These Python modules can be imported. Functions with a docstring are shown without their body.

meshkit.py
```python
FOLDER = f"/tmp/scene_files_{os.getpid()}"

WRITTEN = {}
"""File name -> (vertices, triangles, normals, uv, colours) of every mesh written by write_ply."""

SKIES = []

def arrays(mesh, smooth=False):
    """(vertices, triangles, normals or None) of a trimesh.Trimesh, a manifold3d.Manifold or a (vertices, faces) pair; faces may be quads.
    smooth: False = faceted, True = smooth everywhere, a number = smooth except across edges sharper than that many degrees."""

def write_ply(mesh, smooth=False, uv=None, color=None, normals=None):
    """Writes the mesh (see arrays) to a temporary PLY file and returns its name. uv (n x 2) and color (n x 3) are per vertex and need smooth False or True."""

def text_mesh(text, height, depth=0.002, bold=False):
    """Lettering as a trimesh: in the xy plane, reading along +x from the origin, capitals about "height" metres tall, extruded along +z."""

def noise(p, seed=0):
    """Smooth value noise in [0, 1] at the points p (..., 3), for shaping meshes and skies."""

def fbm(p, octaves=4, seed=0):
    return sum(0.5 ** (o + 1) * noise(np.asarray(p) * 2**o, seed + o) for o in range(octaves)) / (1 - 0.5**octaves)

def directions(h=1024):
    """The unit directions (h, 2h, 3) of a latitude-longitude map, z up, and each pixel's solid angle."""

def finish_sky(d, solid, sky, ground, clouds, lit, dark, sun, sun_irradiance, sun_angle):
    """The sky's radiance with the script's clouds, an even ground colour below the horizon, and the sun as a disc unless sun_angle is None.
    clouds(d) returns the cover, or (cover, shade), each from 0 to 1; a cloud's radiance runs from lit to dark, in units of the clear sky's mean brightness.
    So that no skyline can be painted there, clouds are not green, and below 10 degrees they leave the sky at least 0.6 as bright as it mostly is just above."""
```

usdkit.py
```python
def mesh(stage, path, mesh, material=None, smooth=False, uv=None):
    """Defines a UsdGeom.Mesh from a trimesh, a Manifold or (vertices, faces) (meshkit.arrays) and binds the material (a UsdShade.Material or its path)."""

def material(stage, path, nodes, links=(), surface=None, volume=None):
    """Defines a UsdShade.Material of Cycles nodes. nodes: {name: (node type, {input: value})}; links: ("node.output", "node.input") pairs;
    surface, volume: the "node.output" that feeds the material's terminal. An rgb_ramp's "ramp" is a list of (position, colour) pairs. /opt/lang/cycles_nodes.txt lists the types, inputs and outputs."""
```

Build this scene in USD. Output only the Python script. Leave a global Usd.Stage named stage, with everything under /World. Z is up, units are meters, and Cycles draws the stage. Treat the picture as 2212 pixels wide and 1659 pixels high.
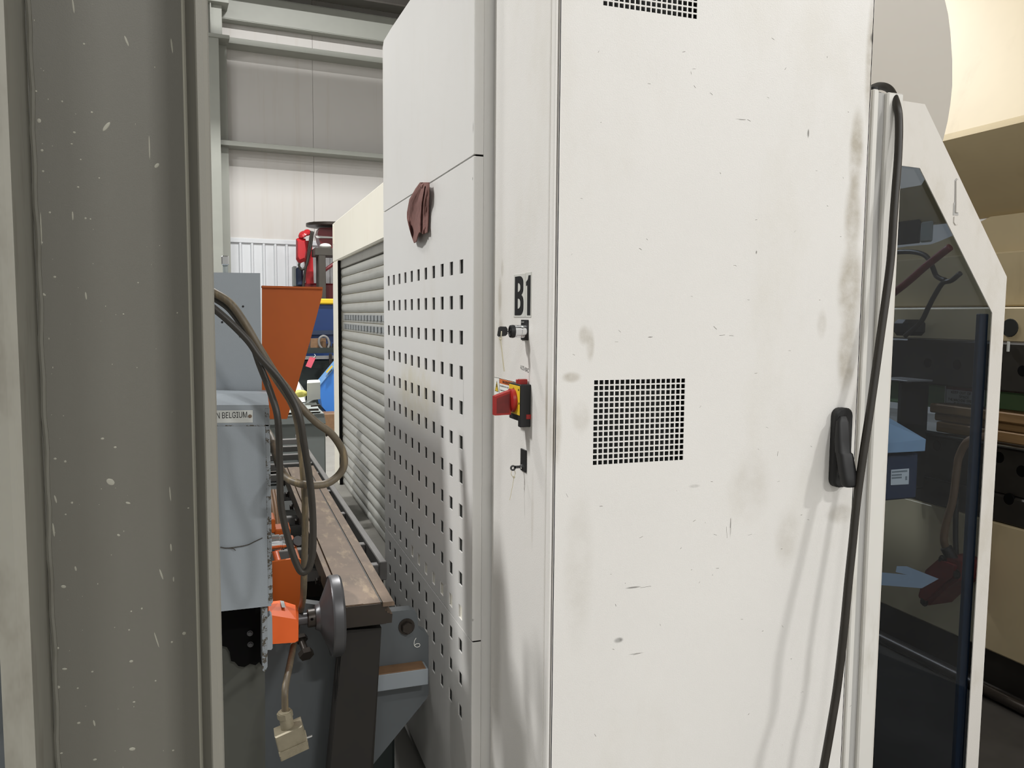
import math, random
import numpy as np, trimesh, manifold3d as m3, meshkit, usdkit
from pxr import Usd, UsdGeom, UsdLux, UsdShade, Gf, Sdf
from shapely.geometry import Polygon, box as sbox
from shapely.ops import unary_union

random.seed(7); rng = np.random.default_rng(7)
stage = Usd.Stage.CreateInMemory()
UsdGeom.SetStageUpAxis(stage, 'Z'); UsdGeom.SetStageMetersPerUnit(stage, 1.0)
UsdGeom.Xform.Define(stage, '/World')

# ---------------------------------------------------------------- camera, lights, exposure
W_, H_, F_ = 2212, 1659, 1758.1
YAW, PITCH, ROLL, CAMZ = 0.338974, 0.0837542, -0.00826548, 1.70
EXPOSURE = 0.0
_f = np.array([math.sin(YAW)*math.cos(PITCH), math.cos(YAW)*math.cos(PITCH), -math.sin(PITCH)])
_r = np.array([math.cos(YAW), -math.sin(YAW), 0.0]); _d = np.cross(_f, _r)
_c, _s = math.cos(ROLL), math.sin(ROLL)
CM = np.stack([_c*_r + _s*_d, -_s*_r + _c*_d, _f])           # right, down, forward
cam = UsdGeom.Camera.Define(stage, '/World/camera')
cam.CreateHorizontalApertureAttr(36.0); cam.CreateFocalLengthAttr(F_/W_*36.0)
cam.CreateClippingRangeAttr((0.05, 200.0)); cam.CreateExposureAttr(EXPOSURE)
cam.AddTransformOp().Set(Gf.Matrix4d(*CM[0], 0, *(-CM[1]), 0, *(-CM[2]), 0, 0, 0, CAMZ, 1))

def lamp(name, x, y, z, w, h, power, color=(1, .97, .92)):
    L = UsdLux.RectLight.Define(stage, '/World/' + name)
    L.CreateWidthAttr(w); L.CreateHeightAttr(h); L.CreateIntensityAttr(power); L.CreateColorAttr(color)
    L.AddTranslateOp().Set((x, y, z))
WARM = (1, .99, .972)
lamp('bay_light', 9.0, -6.0, 8.2, 1.2, .5, 470, WARM)          # behind the camera, to the right
lamp('bay_light_001', -5.0, 4.0, 8.0, 1.2, .5, 430, WARM)       # over the bay on the left
lamp('bay_light_002', 1.8, 10.0, 9.0, .9, .3, 1000, WARM)       # near the far wall
lamp('bay_light_005', -2.4, 7.0, 8.2, 1.2, .5, 140, WARM)       # added fill lamp, further down the aisle
lamp('bay_light_004', 2.3, -7.6, 8.2, 1.2, .5, 290, WARM)       # behind the camera
lamp('bay_light_003', -1.5, -4.5, 8.5, 1.2, .5, 90, WARM)     # weak added fill lamp behind the camera, to the left
dome = UsdLux.DomeLight.Define(stage, '/World/ambient_fill'); dome.CreateIntensityAttr(.2); dome.CreateColorAttr((1, .99, .97))  # added ambient fill for the hall, entering by its open back

# ---------------------------------------------------------------- pixel -> place
def ray(x, y): return CM.T @ np.array([(x-W_/2)/F_, (y-H_/2)/F_, 1.0])
def P(x, y, X=None, Y=None, Z=None):
    d = ray(x, y)
    k = X/d[0] if X is not None else Y/d[1] if Y is not None else (Z-CAMZ)/d[2]
    return d*k + np.array([0, 0, CAMZ])
class Plane:
    """A vertical plane through p0, turned by deg: (u along it, v up, w behind it)."""
    def __init__(s, p0, deg):
        a = math.radians(deg); s.p0 = np.array(p0, float)
        s.e = np.array([math.cos(a), math.sin(a), 0]); s.n = np.array([-math.sin(a), math.cos(a), 0])
    def uv(s, x, y):
        d = ray(x, y); o = np.array([0, 0, CAMZ]); p = o + d*((s.p0-o) @ s.n)/(d @ s.n)
        q = p - s.p0; return np.array([q @ s.e, p[2]])
    def pt(s, u, v, w=0): return s.p0*[1, 1, 0] + s.e*u + s.n*w + np.array([0, 0, v])
    def plate(s, poly, w0, t):
        m = trimesh.creation.extrude_polygon(poly, t, engine='earcut'); v = m.vertices
        m.vertices = s.p0*[1, 1, 0] + v[:, :1]*s.e + v[:, 1:2]*[0, 0, 1] + (v[:, 2:]+w0)*s.n; m.invert(); return m
    def box(s, u0, u1, v0, v1, w0, w1, c=.003): 
        m = cbox(u0, u1, w0, w1, v0, v1, c); v = m.vertices
        m.vertices = s.p0*[1, 1, 0] + v[:, :1]*s.e + v[:, 2:]*[0, 0, 1] + v[:, 1:2]*s.n; return m

# ---------------------------------------------------------------- mesh helpers
cat = trimesh.util.concatenate
def hull(pts): return trimesh.convex.convex_hull(np.asarray(pts, float))
def cbox(x0, x1, y0, y1, z0, z1, c=.003):
    lo, hi = np.minimum([x0, y0, z0], [x1, y1, z1]), np.maximum([x0, y0, z0], [x1, y1, z1]); c = min(c, (hi-lo).min()*.45)
    if c <= 0: return trimesh.creation.box(bounds=[lo, hi])
    pts = []
    for k in range(3):
        l, h = lo + c, hi - c; l = l.copy(); h = h.copy(); l[k] -= c; h[k] += c
        pts += [[a, b, d] for a in (l[0], h[0]) for b in (l[1], h[1]) for d in (l[2], h[2])]
    return hull(pts)
def poly_px(px, f): return Polygon([f(*q) for q in px])
def plateY(poly, Y, t):
    m = trimesh.creation.extrude_polygon(poly, t, engine='earcut'); v = m.vertices
    m.vertices = np.stack([v[:, 0], Y + v[:, 2], v[:, 1]], 1); m.invert(); return m
def plateX(poly, X, t):
    m = trimesh.creation.extrude_polygon(poly, t, engine='earcut'); v = m.vertices
    m.vertices = np.stack([X + v[:, 2], v[:, 0], v[:, 1]], 1); return m
def onY(Y): return lambda x, y: P(x, y, Y=Y)[[0, 2]]
def onX(X): return lambda x, y: P(x, y, X=X)[[1, 2]]
def pY(px, Y, t): return plateY(poly_px(px, onY(Y)), Y, t)
def pX(px, X, t): return plateX(poly_px(px, onX(X)), X, t)
def spline(pts, n=10):
    p = np.asarray(pts, float); p = np.vstack([2*p[0]-p[1], p, 2*p[-1]-p[-2]]); out = []
    for i in range(1, len(p)-2):
        for t in np.linspace(0, 1, n, endpoint=False):
            a, b, c, d = p[i-1:i+3]
            out.append(.5*(2*b + (c-a)*t + (2*a-5*b+4*c-d)*t*t + (3*b-a-3*c+d)*t**3))
    return np.array(out + [p[-2]])
def tube(pts, r, sides=12, smooth=8):
    p = spline(pts, smooth) if smooth else np.asarray(pts, float)
    r = np.full(len(p), r) if np.ndim(r) == 0 else np.interp(np.linspace(0, 1, len(p)), np.linspace(0, 1, len(r)), r)
    t = np.gradient(p, axis=0); t /= np.linalg.norm(t, axis=1, keepdims=True)
    a = np.cross(t[0], [.3, .5, .8]); a /= np.linalg.norm(a); V = []
    for i in range(len(p)):
        a = a - t[i]*(a @ t[i]); a /= np.linalg.norm(a); b = np.cross(t[i], a)
        th = np.linspace(0, 2*np.pi, sides, endpoint=False)
        V.append(p[i] + r[i]*(np.cos(th)[:, None]*a + np.sin(th)[:, None]*b))
    V = np.vstack(V + [p[:1], p[-1:]]); n = len(p); Fc = []
    for i in range(n-1):
        for k in range(sides):
            q = i*sides+k, i*sides+(k+1) % sides, (i+1)*sides+(k+1) % sides, (i+1)*sides+k
            Fc += [[q[0], q[1], q[2]], [q[0], q[2], q[3]]]
    for k in range(sides):
        Fc += [[n*sides, (k+1) % sides, k], [n*sides+1, (n-1)*sides+k, (n-1)*sides+(k+1) % sides]]
    return trimesh.Trimesh(V, Fc, process=False)
def lathe(profile, at, axis, n=32):
    """profile: (radius, along) pairs; turned about axis through at."""
    m = trimesh.creation.revolve(np.array(profile, float), sections=n)
    m.apply_transform(trimesh.geometry.align_vectors([0, 0, 1], np.asarray(axis, float))); m.apply_translation(at); 
    if m.volume < 0: m.invert()
    return m
def cyl(a, b, r, n=20, c=.0015):
    a, b = np.asarray(a, float), np.asarray(b, float); L = np.linalg.norm(b-a); c = min(c, r*.4, L*.4)
    return lathe([(0, 0), (r-c, 0), (r, c), (r, L-c), (r-c, L), (0, L)], a, (b-a)/L, n)
def hexbolt(at, axis, r, h):
    at = np.asarray(at, float); axis = np.asarray(axis, float)
    return cat([lathe([(0, 0), (r*.86, 0), (r, h*.12), (r, h*.88), (r*.86, h), (0, h)], at, axis, 6), lathe([(0, 0), (r*1.35, 0), (r*1.35, h*.18), (0, h*.18)], at, axis, 20)])
def loft(sections):
    """Rings of equal length, capped."""
    S = [np.asarray(s, float) for s in sections]; k = len(S[0]); V = np.vstack(S + [S[0].mean(0)[None], S[-1].mean(0)[None]]); Fc = []
    for i in range(len(S)-1):
        for j in range(k):
            q = i*k+j, i*k+(j+1) % k, (i+1)*k+(j+1) % k, (i+1)*k+j
            Fc += [[q[0], q[1], q[2]], [q[0], q[2], q[3]]]
    n = len(S)
    for j in range(k): Fc += [[n*k, (j+1) % k, j], [n*k+1, (n-1)*k+j, (n-1)*k+(j+1) % k]]
    m = trimesh.Trimesh(V, Fc, process=False); m.fix_normals(); return m
def rounded(w, h, r, n=5):
    """Ring of a rounded rectangle centred on 0."""
    out = []
    for cx, cy, a0 in ((w/2-r, h/2-r, 0), (-w/2+r, h/2-r, 90), (-w/2+r, -h/2+r, 180), (w/2-r, -h/2+r, 270)):
        for a in np.radians(np.linspace(a0, a0+90, n)): out.append((cx+r*math.cos(a), cy+r*math.sin(a)))
    return np.array(out)

# ---------------------------------------------------------------- prims
used, bases = {}, {}
def free(parent, name):
    k = parent + '/' + name; n = used.get(k, 0); used[k] = n+1
    return k if n == 0 else f'{k}_{n:03d}'
def data(prim, **kw):
    for k, v in kw.items():
        if v: prim.SetCustomDataByKey(k, v)
def thing(name, label=None, category=None, base=(0, 0, 0), group=None, kind=None):
    p = free('/World', name); x = UsdGeom.Xform.Define(stage, p); base = np.asarray(base, float)
    x.AddTranslateOp().Set(Gf.Vec3d(*map(float, base))); bases[p] = base
    data(x.GetPrim(), label=label, category=category, group=group, kind=kind); return p
def put(name, mesh, mat, parent=None, label=None, category=None, group=None, kind=None, smooth=False):
    """ONE Mesh prim, a part of parent or top-level; points given in world coordinates."""
    if isinstance(mesh, list): mesh = cat(mesh)
    top = parent is None; p = free(parent or '/World', name)
    if hasattr(mesh, 'to_mesh'):
        mm = mesh.to_mesh(); mesh = trimesh.Trimesh(mm.vert_properties[:, :3], mm.tri_verts, process=False)
    mesh = mesh.copy()
    if top:
        b = mesh.bounds; base = np.array([(b[0][0]+b[1][0])/2, (b[0][1]+b[1][1])/2, b[0][2]])
    else: base = bases[parent]
    mesh.apply_translation(-base)
    g = usdkit.mesh(stage, p, mesh, M[mat] if isinstance(mat, str) else mat, smooth)
    if top: g.AddTranslateOp().Set(Gf.Vec3d(*map(float, base)))
    bases[p] = base
    data(g.GetPrim(), label=label, category=category, group=group, kind=kind); return p

# ---------------------------------------------------------------- materials
M = {}
def lin(c): 
    c = np.asarray(c, float)/255; return tuple(np.where(c <= .04045, c/12.92, ((c+.055)/1.055)**2.4))
def mat(name, rgb, rough=.5, metal=0, var=.08, vscale=4., stretch=(1, 1, 1), bump=0, bscale=300, chips=None, spots=(), streaks=None, coat=0, spec=None):
    """Paint or metal: base colour with soft mottling, optional chips (colour, threshold, scale), streaks (colour, amount, stretch) and dirt spots
    (centre, radii, colour, strength)."""
    N = {'geo': ('geometry', {}), 'map': ('mapping', {'scale': stretch}), 'n1': ('noise_texture', {'scale': vscale, 'detail': 6., 'roughness': .6}),
         'r1': ('rgb_ramp', {'ramp': [(.3, tuple(x*(1-var) for x in lin(rgb))), (.7, tuple(min(1, x*(1+var)) for x in lin(rgb)))]}),
         'p': ('principled_bsdf', {'roughness': rough, 'metallic': metal, **({'coat_weight': coat} if coat else {}), **({'specular_ior_level': spec} if spec is not None else {})})}
    L = [('geo.position', 'map.vector'), ('map.vector', 'n1.vector'), ('n1.fac', 'r1.fac')]; out = 'r1.color'
    def layer(k, facsock, colour):
        nonlocal out
        N['mx'+k] = ('mix_color', {'b': lin(colour)}); L.append((facsock, f'mx{k}.fac')); L.append((out, f'mx{k}.a')); out = f'mx{k}.result'
    if streaks:
        c, amt, st, sc = streaks
        N['smap'] = ('mapping', {'scale': st}); N['sn'] = ('noise_texture', {'scale': sc, 'detail': 5., 'roughness': .65}); N['sr'] = ('map_range', {'range_type': 'smoothstep', 'from_min': .5, 'from_max': .72, 'to_max': amt, 'clamp': True})
        L += [('geo.position', 'smap.vector'), ('smap.vector', 'sn.vector'), ('sn.fac', 'sr.value')]; layer('s', 'sr.result', c)
    for i, (cen, rad, c, k) in enumerate(spots):
        rad = tuple(np.maximum(rad, 1e-4)) if np.ndim(rad) else (rad,)*3
        if f'dn' not in N:
            N['dn'] = ('noise_texture', {'scale': 17., 'detail': 4., 'roughness': .55}); L.append(('geo.position', 'dn.vector'))
            N['dk'] = ('map_range', {'from_min': .3, 'from_max': .62, 'to_min': .25, 'to_max': 1., 'clamp': True}); L.append(('dn.fac', 'dk.value'))
        N[f'a{i}'] = ('vector_math', {'math_type': 'subtract', 'vector2': tuple(map(float, cen))}); N[f'b{i}'] = ('vector_math', {'math_type': 'multiply', 'vector2': tuple(1/float(x) for x in rad)})
        N[f'l{i}'] = ('vector_math', {'math_type': 'length'}); N[f'm{i}'] = ('map_range', {'range_type': 'smoothstep', 'from_min': 1., 'from_max': .35, 'to_min': 0., 'to_max': k, 'clamp': True})
        N[f'k{i}'] = ('math', {'math_type': 'multiply'})
        L += [('geo.position', f'a{i}.vector1'), (f'a{i}.vector', f'b{i}.vector1'), (f'b{i}.vector', f'l{i}.vector1'), (f'l{i}.value', f'm{i}.value'), (f'm{i}.result', f'k{i}.value1'), ('dk.result', f'k{i}.value2')]
        layer(f'd{i}', f'k{i}.value', c)
    if chips:
        c, th, sc = chips
        N['cn'] = ('noise_texture', {'scale': sc, 'detail': 8., 'roughness': .7}); N['cr'] = ('map_range', {'from_min': th, 'from_max': th+.03, 'clamp': True})
        L += [('geo.position', 'cn.vector'), ('cn.fac', 'cr.value')]; layer('c', 'cr.result', c)
    L.append((out, 'p.base_color'))
    if bump:
        N['bn'] = ('noise_texture', {'scale': bscale, 'detail': 3.}); N['bu'] = ('bump', {'strength': bump, 'distance': .002})
        L += [('geo.position', 'bn.vector'), ('bn.fac', 'bu.height'), ('bu.normal', 'p.normal')]
    M[name] = usdkit.material(stage, '/World/Looks/' + name, N, L, surface='p.BSDF'); return M[name]
UsdGeom.Scope.Define(stage, '/World/Looks')

XP, YC, YF, XB = .660, 2.2036, 1.763, .7173        # perforated panel, its near corner, cabinet door face, cabinet side face
DIRT = (150, 138, 112)
def sF(x, y, rx, rz, c=DIRT, k=.5): return (P(x, y, Y=YF), (rx, .05, rz), c, k)
def sB(x, y, ry, rz, c=DIRT, k=.5): return (P(x, y, X=XB), (.05, ry, rz), c, k)
def sP(x, y, ry, rz, c=DIRT, k=.5): return (P(x, y, X=XP), (.008, ry, rz), c, k)
mat('cabinet_white', (231, 229, 225), .42, bump=.18, bscale=330, var=.015, vscale=3, streaks=((208, 202, 186), .24, (1, 1, .5), 2.5), chips=((150, 145, 135), .735, 34), spots=[
    sF(1262, 725, .018, .03), sF(1275, 745, .014, .05), sF(1235, 815, .03, .016), sF(1200, 930, .02, .12, k=.35), sF(1255, 900, .03, .05, k=.25),
    sF(1850, 330, .03, .14, k=.65), sF(1842, 470, .035, .13, k=.55), sF(1836, 620, .05, .14, k=.6), sF(1830, 760, .04, .15, k=.55), sF(1880, 130, .02, .2, k=.5), sF(1815, 1110, .06, .035, (150, 142, 125), .4),
    sF(1700, 1160, .05, .1, k=.22), sF(1620, 1050, .08, .12, k=.16), sF(1775, 700, .02, .05, k=.3), sF(1250, 1230, .05, .25, k=.14),
    sF(1336, 1383, .016, .009, (60, 58, 55), .9), sF(1368, 1269, .026, .003, (90, 88, 84), .8), sF(1374, 1412, .026, .002, (95, 92, 88), .8), sF(1886, 82, .012, .018, (70, 65, 58), .8), sF(1746, 288, .004, .014, (80, 76, 70), .8),
    sF(1600, 258, .02, .002, (120, 116, 110), .7), sF(1634, 545, .003, .006, (70, 66, 60), .8), sF(1405, 728, .008, .0015, (60, 58, 55), .8), sF(1578, 1140, .003, .03, (110, 106, 100), .6), sF(1500, 1050, .02, .006, (120, 116, 108), .5),
    sB(1080, 640, .02, .07, k=.4), sB(1082, 720, .03, .05, k=.45), sB(1085, 580, .015, .03, k=.35), sB(1150, 1100, .012, .12, k=.25), sB(1180, 860, .01, .1, k=.45)])
mat('enclosure_white', (224, 223, 220), .38, var=.012, vscale=2.5, bump=.12, bscale=300, streaks=((200, 193, 172), .22, (1, 1, .25), 3), spots=[
    sP(895, 850, .45, .16, (205, 196, 160), .5), sP(1001, 850, .004, .10, (90, 88, 84), .6), sP(1000, 960, .004, .05, (90, 88, 84), .6), sP(1022, 276, .006, .02, (70, 68, 66), .8), sP(1021, 386, .005, .006, (40, 40, 40), .9), sP(1020, 1340, .005, .006, (40, 40, 40), .9)])
mat('grime_white', (216, 212, 205), .42, var=.02, vscale=6, bump=.15, bscale=250, streaks=((190, 182, 165), .35, (1, 1, .5), 7))
mat('cover_shaded', (186, 180, 170), .42, var=.015, vscale=3)  # white cover paint with its shade mixed into the colour
mat('scratch_grey', (132, 128, 120), .6)
mat('post_white', (222, 220, 214), .35, var=.02, vscale=6, streaks=((176, 168, 150), .4, (1, 1, .3), 9))
mat('post_grey', (176, 175, 172), .3, var=.03)
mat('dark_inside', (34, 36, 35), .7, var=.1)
mat('hole_grey', (176, 178, 176), .6, var=.06)
mat('black_plastic', (24, 24, 25), .55, var=.06)
mat('black_matte', (7, 7, 7), .9, spec=.15)
mat('rubber_cable', (44, 40, 34), .45, var=.15, vscale=20)
mat('grey_cable', (92, 82, 66), .5, var=.2, vscale=25, streaks=((140, 122, 88), .7, (8, 8, 1), 6))
mat('column_grey', (128, 126, 117), .5, var=.015, vscale=2, bump=.08, bscale=500, streaks=((120, 116, 106), .18, (1, 1, .6), 5))
mat('column_edge', (140, 138, 128), .5, var=.05, vscale=7, streaks=((104, 98, 86), .5, (1, 1, .4), 12))
mat('splatter', (188, 186, 172), .5, var=.05)
mat('girt_grey', (158, 160, 152), .5, var=.03)
mat('dark_steel', (66, 62, 56), .5, var=.1)
mat('liner_white', (204, 201, 197), .55, var=.02, vscale=1.2, streaks=((190, 180, 168), .35, (3, 3, .12), 1.6))
mat('wainscot_steel', (214, 217, 220), .38, .1, var=.03, vscale=2)
mat('concrete', (150, 148, 142), .55, var=.12, vscale=1.5, bump=.1, bscale=60, streaks=((120, 116, 108), .5, (1, 1, 1), 2.2))
mat('ceiling_white', (150, 150, 148), .7)
mat('blue_paint', (143, 150, 156), .45, var=.03, vscale=5, bump=.08, bscale=300, chips=((92, 88, 78), .69, 22))
mat('blue_worn', (138, 144, 149), .5, var=.06, vscale=14, chips=((74, 68, 58), .52, 70))
mat('strut_black', (28, 24, 20), .6, .0, var=.2, vscale=8)
mat('leg_grey', (72, 73, 67), .55, var=.08, vscale=6, chips=((60, 58, 50), .66, 14))
mat('blue_dark', (92, 97, 100), .5, var=.06, vscale=3, chips=((70, 66, 58), .68, 18))
mat('orange_paint', (182, 86, 12), .5, var=.06, vscale=5, chips=((120, 60, 25), .7, 40))
mat('orange_bright', (232, 100, 36), .4, var=.04, vscale=8, chips=((60, 40, 25), .72, 60))
mat('brown_steel', (116, 98, 82), .45, .2, var=.16, vscale=9, streaks=((170, 150, 122), .6, (3, 1, 1), 9))
mat('oily_steel', (58, 52, 47), .4, .5, var=.15, vscale=10)
mat('grey_iron', (86, 86, 88), .38, .5, var=.12, vscale=16)
mat('bright_steel', (205, 206, 205), .2, .9, var=.05)
mat('rail_grey', (124, 122, 120), .5, var=.08, vscale=10)
mat('rust_brown', (128, 98, 70), .6, var=.15, vscale=20)
mat('connector_grey', (140, 132, 112), .45, .3, var=.12, vscale=30, streaks=((110, 102, 84), .5, (1, 1, 1), 22))
mat('rag_cloth', (124, 88, 82), .95, var=.14, vscale=60, bump=.8, bscale=420)
mat('slat_grey', (168, 168, 162), .4, .25, var=.05, vscale=5, streaks=((120, 116, 104), .5, (1, .25, 6), 3))
mat('slat_dark', (120, 118, 110), .42, .2, var=.1, vscale=6)
mat('slat_pane', (112, 116, 118), .25, var=.25, vscale=8)
mat('cream_white', (238, 234, 220), .4, var=.012, vscale=2, streaks=((222, 214, 190), .3, (1, 1, .4), 2))
mat('beige', (198, 182, 147), .45, var=.04, vscale=2.5, bump=.06, bscale=200, chips=((110, 98, 78), .74, 12), streaks=((150, 132, 96), .3, (1, 1, .5), 3))
mat('beam_dark', (48, 45, 41), .5, .2, var=.2, vscale=7)
mat('bay_green', (124, 158, 112), .5, var=.04)
mat('wood', (132, 102, 64), .65, var=.2, vscale=6, stretch=(4, .4, 8), streaks=((110, 80, 48), .6, (6, .5, 10), 3))
mat('blue_lid', (156, 184, 208), .4, var=.03)
mat('navy', (40, 52, 76), .45, var=.06)
mat('paper', (236, 236, 230), .6, var=.01)
mat('label_grey', (206, 206, 200), .5, var=.01)
mat('ink', (16, 17, 20), .5, var=0)
mat('yellow', (226, 190, 40), .45, var=.03)
mat('warn_orange', (214, 110, 46), .5, var=.03)
mat('red_plastic', (158, 34, 30), .4, var=.06, vscale=20)
mat('red_dirty', (112, 30, 28), .5, var=.3, vscale=25)
mat('red_paint', (186, 42, 48), .3, var=.06, vscale=5)
mat('red_deep', (104, 22, 28), .4, var=.1)
mat('machine_grey', (150, 156, 154), .5, var=.05, vscale=4)
mat('pale_grey', (196, 198, 194), .5, var=.04)
mat('sky_blue', (58, 122, 204), .4, var=.02)
mat('light_blue', (120, 172, 226), .4, var=.02)
mat('deep_blue', (22, 50, 98), .45, var=.06)
mat('green_black', (34, 42, 40), .5, var=.15)
mat('pink', (226, 96, 112), .6, var=.03)
mat('tie_clear', (206, 200, 176), .4, var=.04)
mat('chrome', (225, 226, 228), .08, 1, var=.01)
mat('glass_edge', (40, 66, 86), .3)
mat('yellow_cloth', (214, 206, 110), .8)
# smoked guard pane
M['smoked_glass'] = usdkit.material(stage, '/World/Looks/smoked_glass', {'t': ('transparent_bsdf', {'color': (.52, .57, .63)}), 'g': ('glossy_bsdf', {'color': (1, 1, 1), 'roughness': .02}), 'w': ('layer_weight', {'blend': .5}),
    'q': ('math', {'math_type': 'power', 'value2': 4.}), 'r': ('math', {'math_type': 'multiply_add', 'value2': .35, 'value3': .012}), 'm': ('mix_closure', {})},
    [('w.facing', 'q.value1'), ('q.value', 'r.value1'), ('r.value', 'm.fac'), ('t.BSDF', 'm.closure1'), ('g.BSDF', 'm.closure2')], surface='m.closure')

def text(s, height, t, to, width=None, bold=False):
    """Lettering: to(u, v, w) maps the flat text to its surface; width squeezes it to that length."""
    m = meshkit.text_mesh(s, height, t, bold); v = m.vertices
    if width: v[:, 0] = (v[:, 0]-v[:, 0].min())*width/(v[:, 0].max()-v[:, 0].min())
    m.vertices = np.array([to(*q) for q in v]); return m
#__STRUCTURE__
# ================================================================ the setting
put('floor', cbox(-17, 15, -9, 20, -.2, 0, 0), 'concrete', kind='structure')
put('ceiling', cbox(-17, 15, -9, 20, 10.2, 10.4, 0), 'ceiling_white', kind='structure')
WP = Plane((0, 16, 0), 4.1)
wf = thing('wall_far', kind='structure', base=(0, 16, 0))
put('backing', WP.box(-15.9, 12.05, 0, 10.2, .06, .2, 0), 'liner_white', wf)
seam = WP.uv(678, 400)[0]
for k in range(-9, 6):                                     # liner sheets of the upper wall
    put('liner_panel', WP.box(seam+k*1.72+.002, seam+(k+1)*1.72-.002, 3.08, 10.2, 0, .06, .003), 'liner_white', wf)
put('wainscot', WP.box(-15.9, 12.05, 0, 3.02, .01, .06, 0), 'wainscot_steel', wf)
put('wainscot_trim', WP.box(-15.9, 12.05, 3.0, 3.09, -.03, .06, .01), 'wainscot_steel', wf)
ru = WP.uv(545, 560)[0]
for k in range(-12, 30):
    u = ru + k*.2085
    put('rib', WP.plate(Polygon([(u-.03, 0), (u+.03, 0), (u+.03, 3.0), (u-.03, 3.0)]), -.03, .045) if False else hull([WP.pt(u+a, z, w) for z in (0, 3.0) for a, w in ((-.035, .012), (-.015, -.025), (.015, -.025), (.035, .012))]), 'wainscot_steel', wf)
put('wall_right', cbox(12.0, 12.2, -9, 20, 0, 10.2, 0), 'liner_white', kind='structure')
put('wall_left', cbox(-16.2, -16, -9, 20, 0, 10.2, 0), 'ceiling_white', kind='structure')

# girts along the far wall
def girt(y0a, label, h, lip):
    v = WP.uv(660, y0a)[1]
    t = thing('wall_girt', label, 'steel beam', WP.pt(0, v-h, -.1))
    put('web', WP.box(-.05, 11.9, v-h, v, -.40, -.385, .004), 'girt_grey', t)
    put('flange', WP.box(-.05, 11.9, v-.012, v-.001, -.385, -.005, .003), 'girt_grey', t)
    put('flange', WP.box(-.05, 11.9, v-h+.001, v-h+.012, -.385, -.005, .003), 'girt_grey', t)
girt(327, 'thin grey steel girt, lowest of the three across the far wall', .085, .075)
girt(117, 'grey steel girt, middle one of the three across the far wall', .10, .085)
v = WP.uv(660, 30)[1]
t = thing('wall_girt', 'deep pale grey steel channel, highest of the three across the far wall', 'steel beam', WP.pt(0, v-.5, -.1))
put('web', WP.box(-.05, 11.9, v-.36, v+.08, -.23, -.21, .004), 'girt_grey', t)
put('flange', WP.box(-.05, 11.9, v-.375, v-.36, -.228, -.005, .004), 'girt_grey', t)
put('flange', WP.box(-.05, 11.9, v+.08, v+.095, -.228, -.005, .004), 'girt_grey', t)
# crane runway at the top of the picture and the bridge girder that shades the wall
v = WP.uv(660, 8)[1]
t = thing('crane_runway', 'dark steel runway beam with pale rail, at the top edge above the girts', 'crane beam', WP.pt(0, v, -1))
put('web', WP.box(-2, 11.9, v-.02, v+.6, -.60, -.56, .004), 'dark_steel', t)
put('flange', WP.box(-2, 11.9, v-.06, v-.02, -.78, -.38, .004), 'dark_steel', t)
put('flange', WP.box(-2, 11.9, v+.6, v+.64, -.78, -.38, .004), 'dark_steel', t)
for k in range(4): put('rail', WP.box(-1+k*1.5, .49+k*1.5, v+.64, v+.70, -.62, -.54, .006), 'pale_grey', t)
t = thing('crane_bridge', 'steel crane bridge girder above the picture, shading the far wall', 'crane beam', (0, 11.5, 7.9))
put('girder', WP.box(-15, 11, 7.83, 8.26, -4.6, -4.4, .01), 'dark_steel', t)

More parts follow.
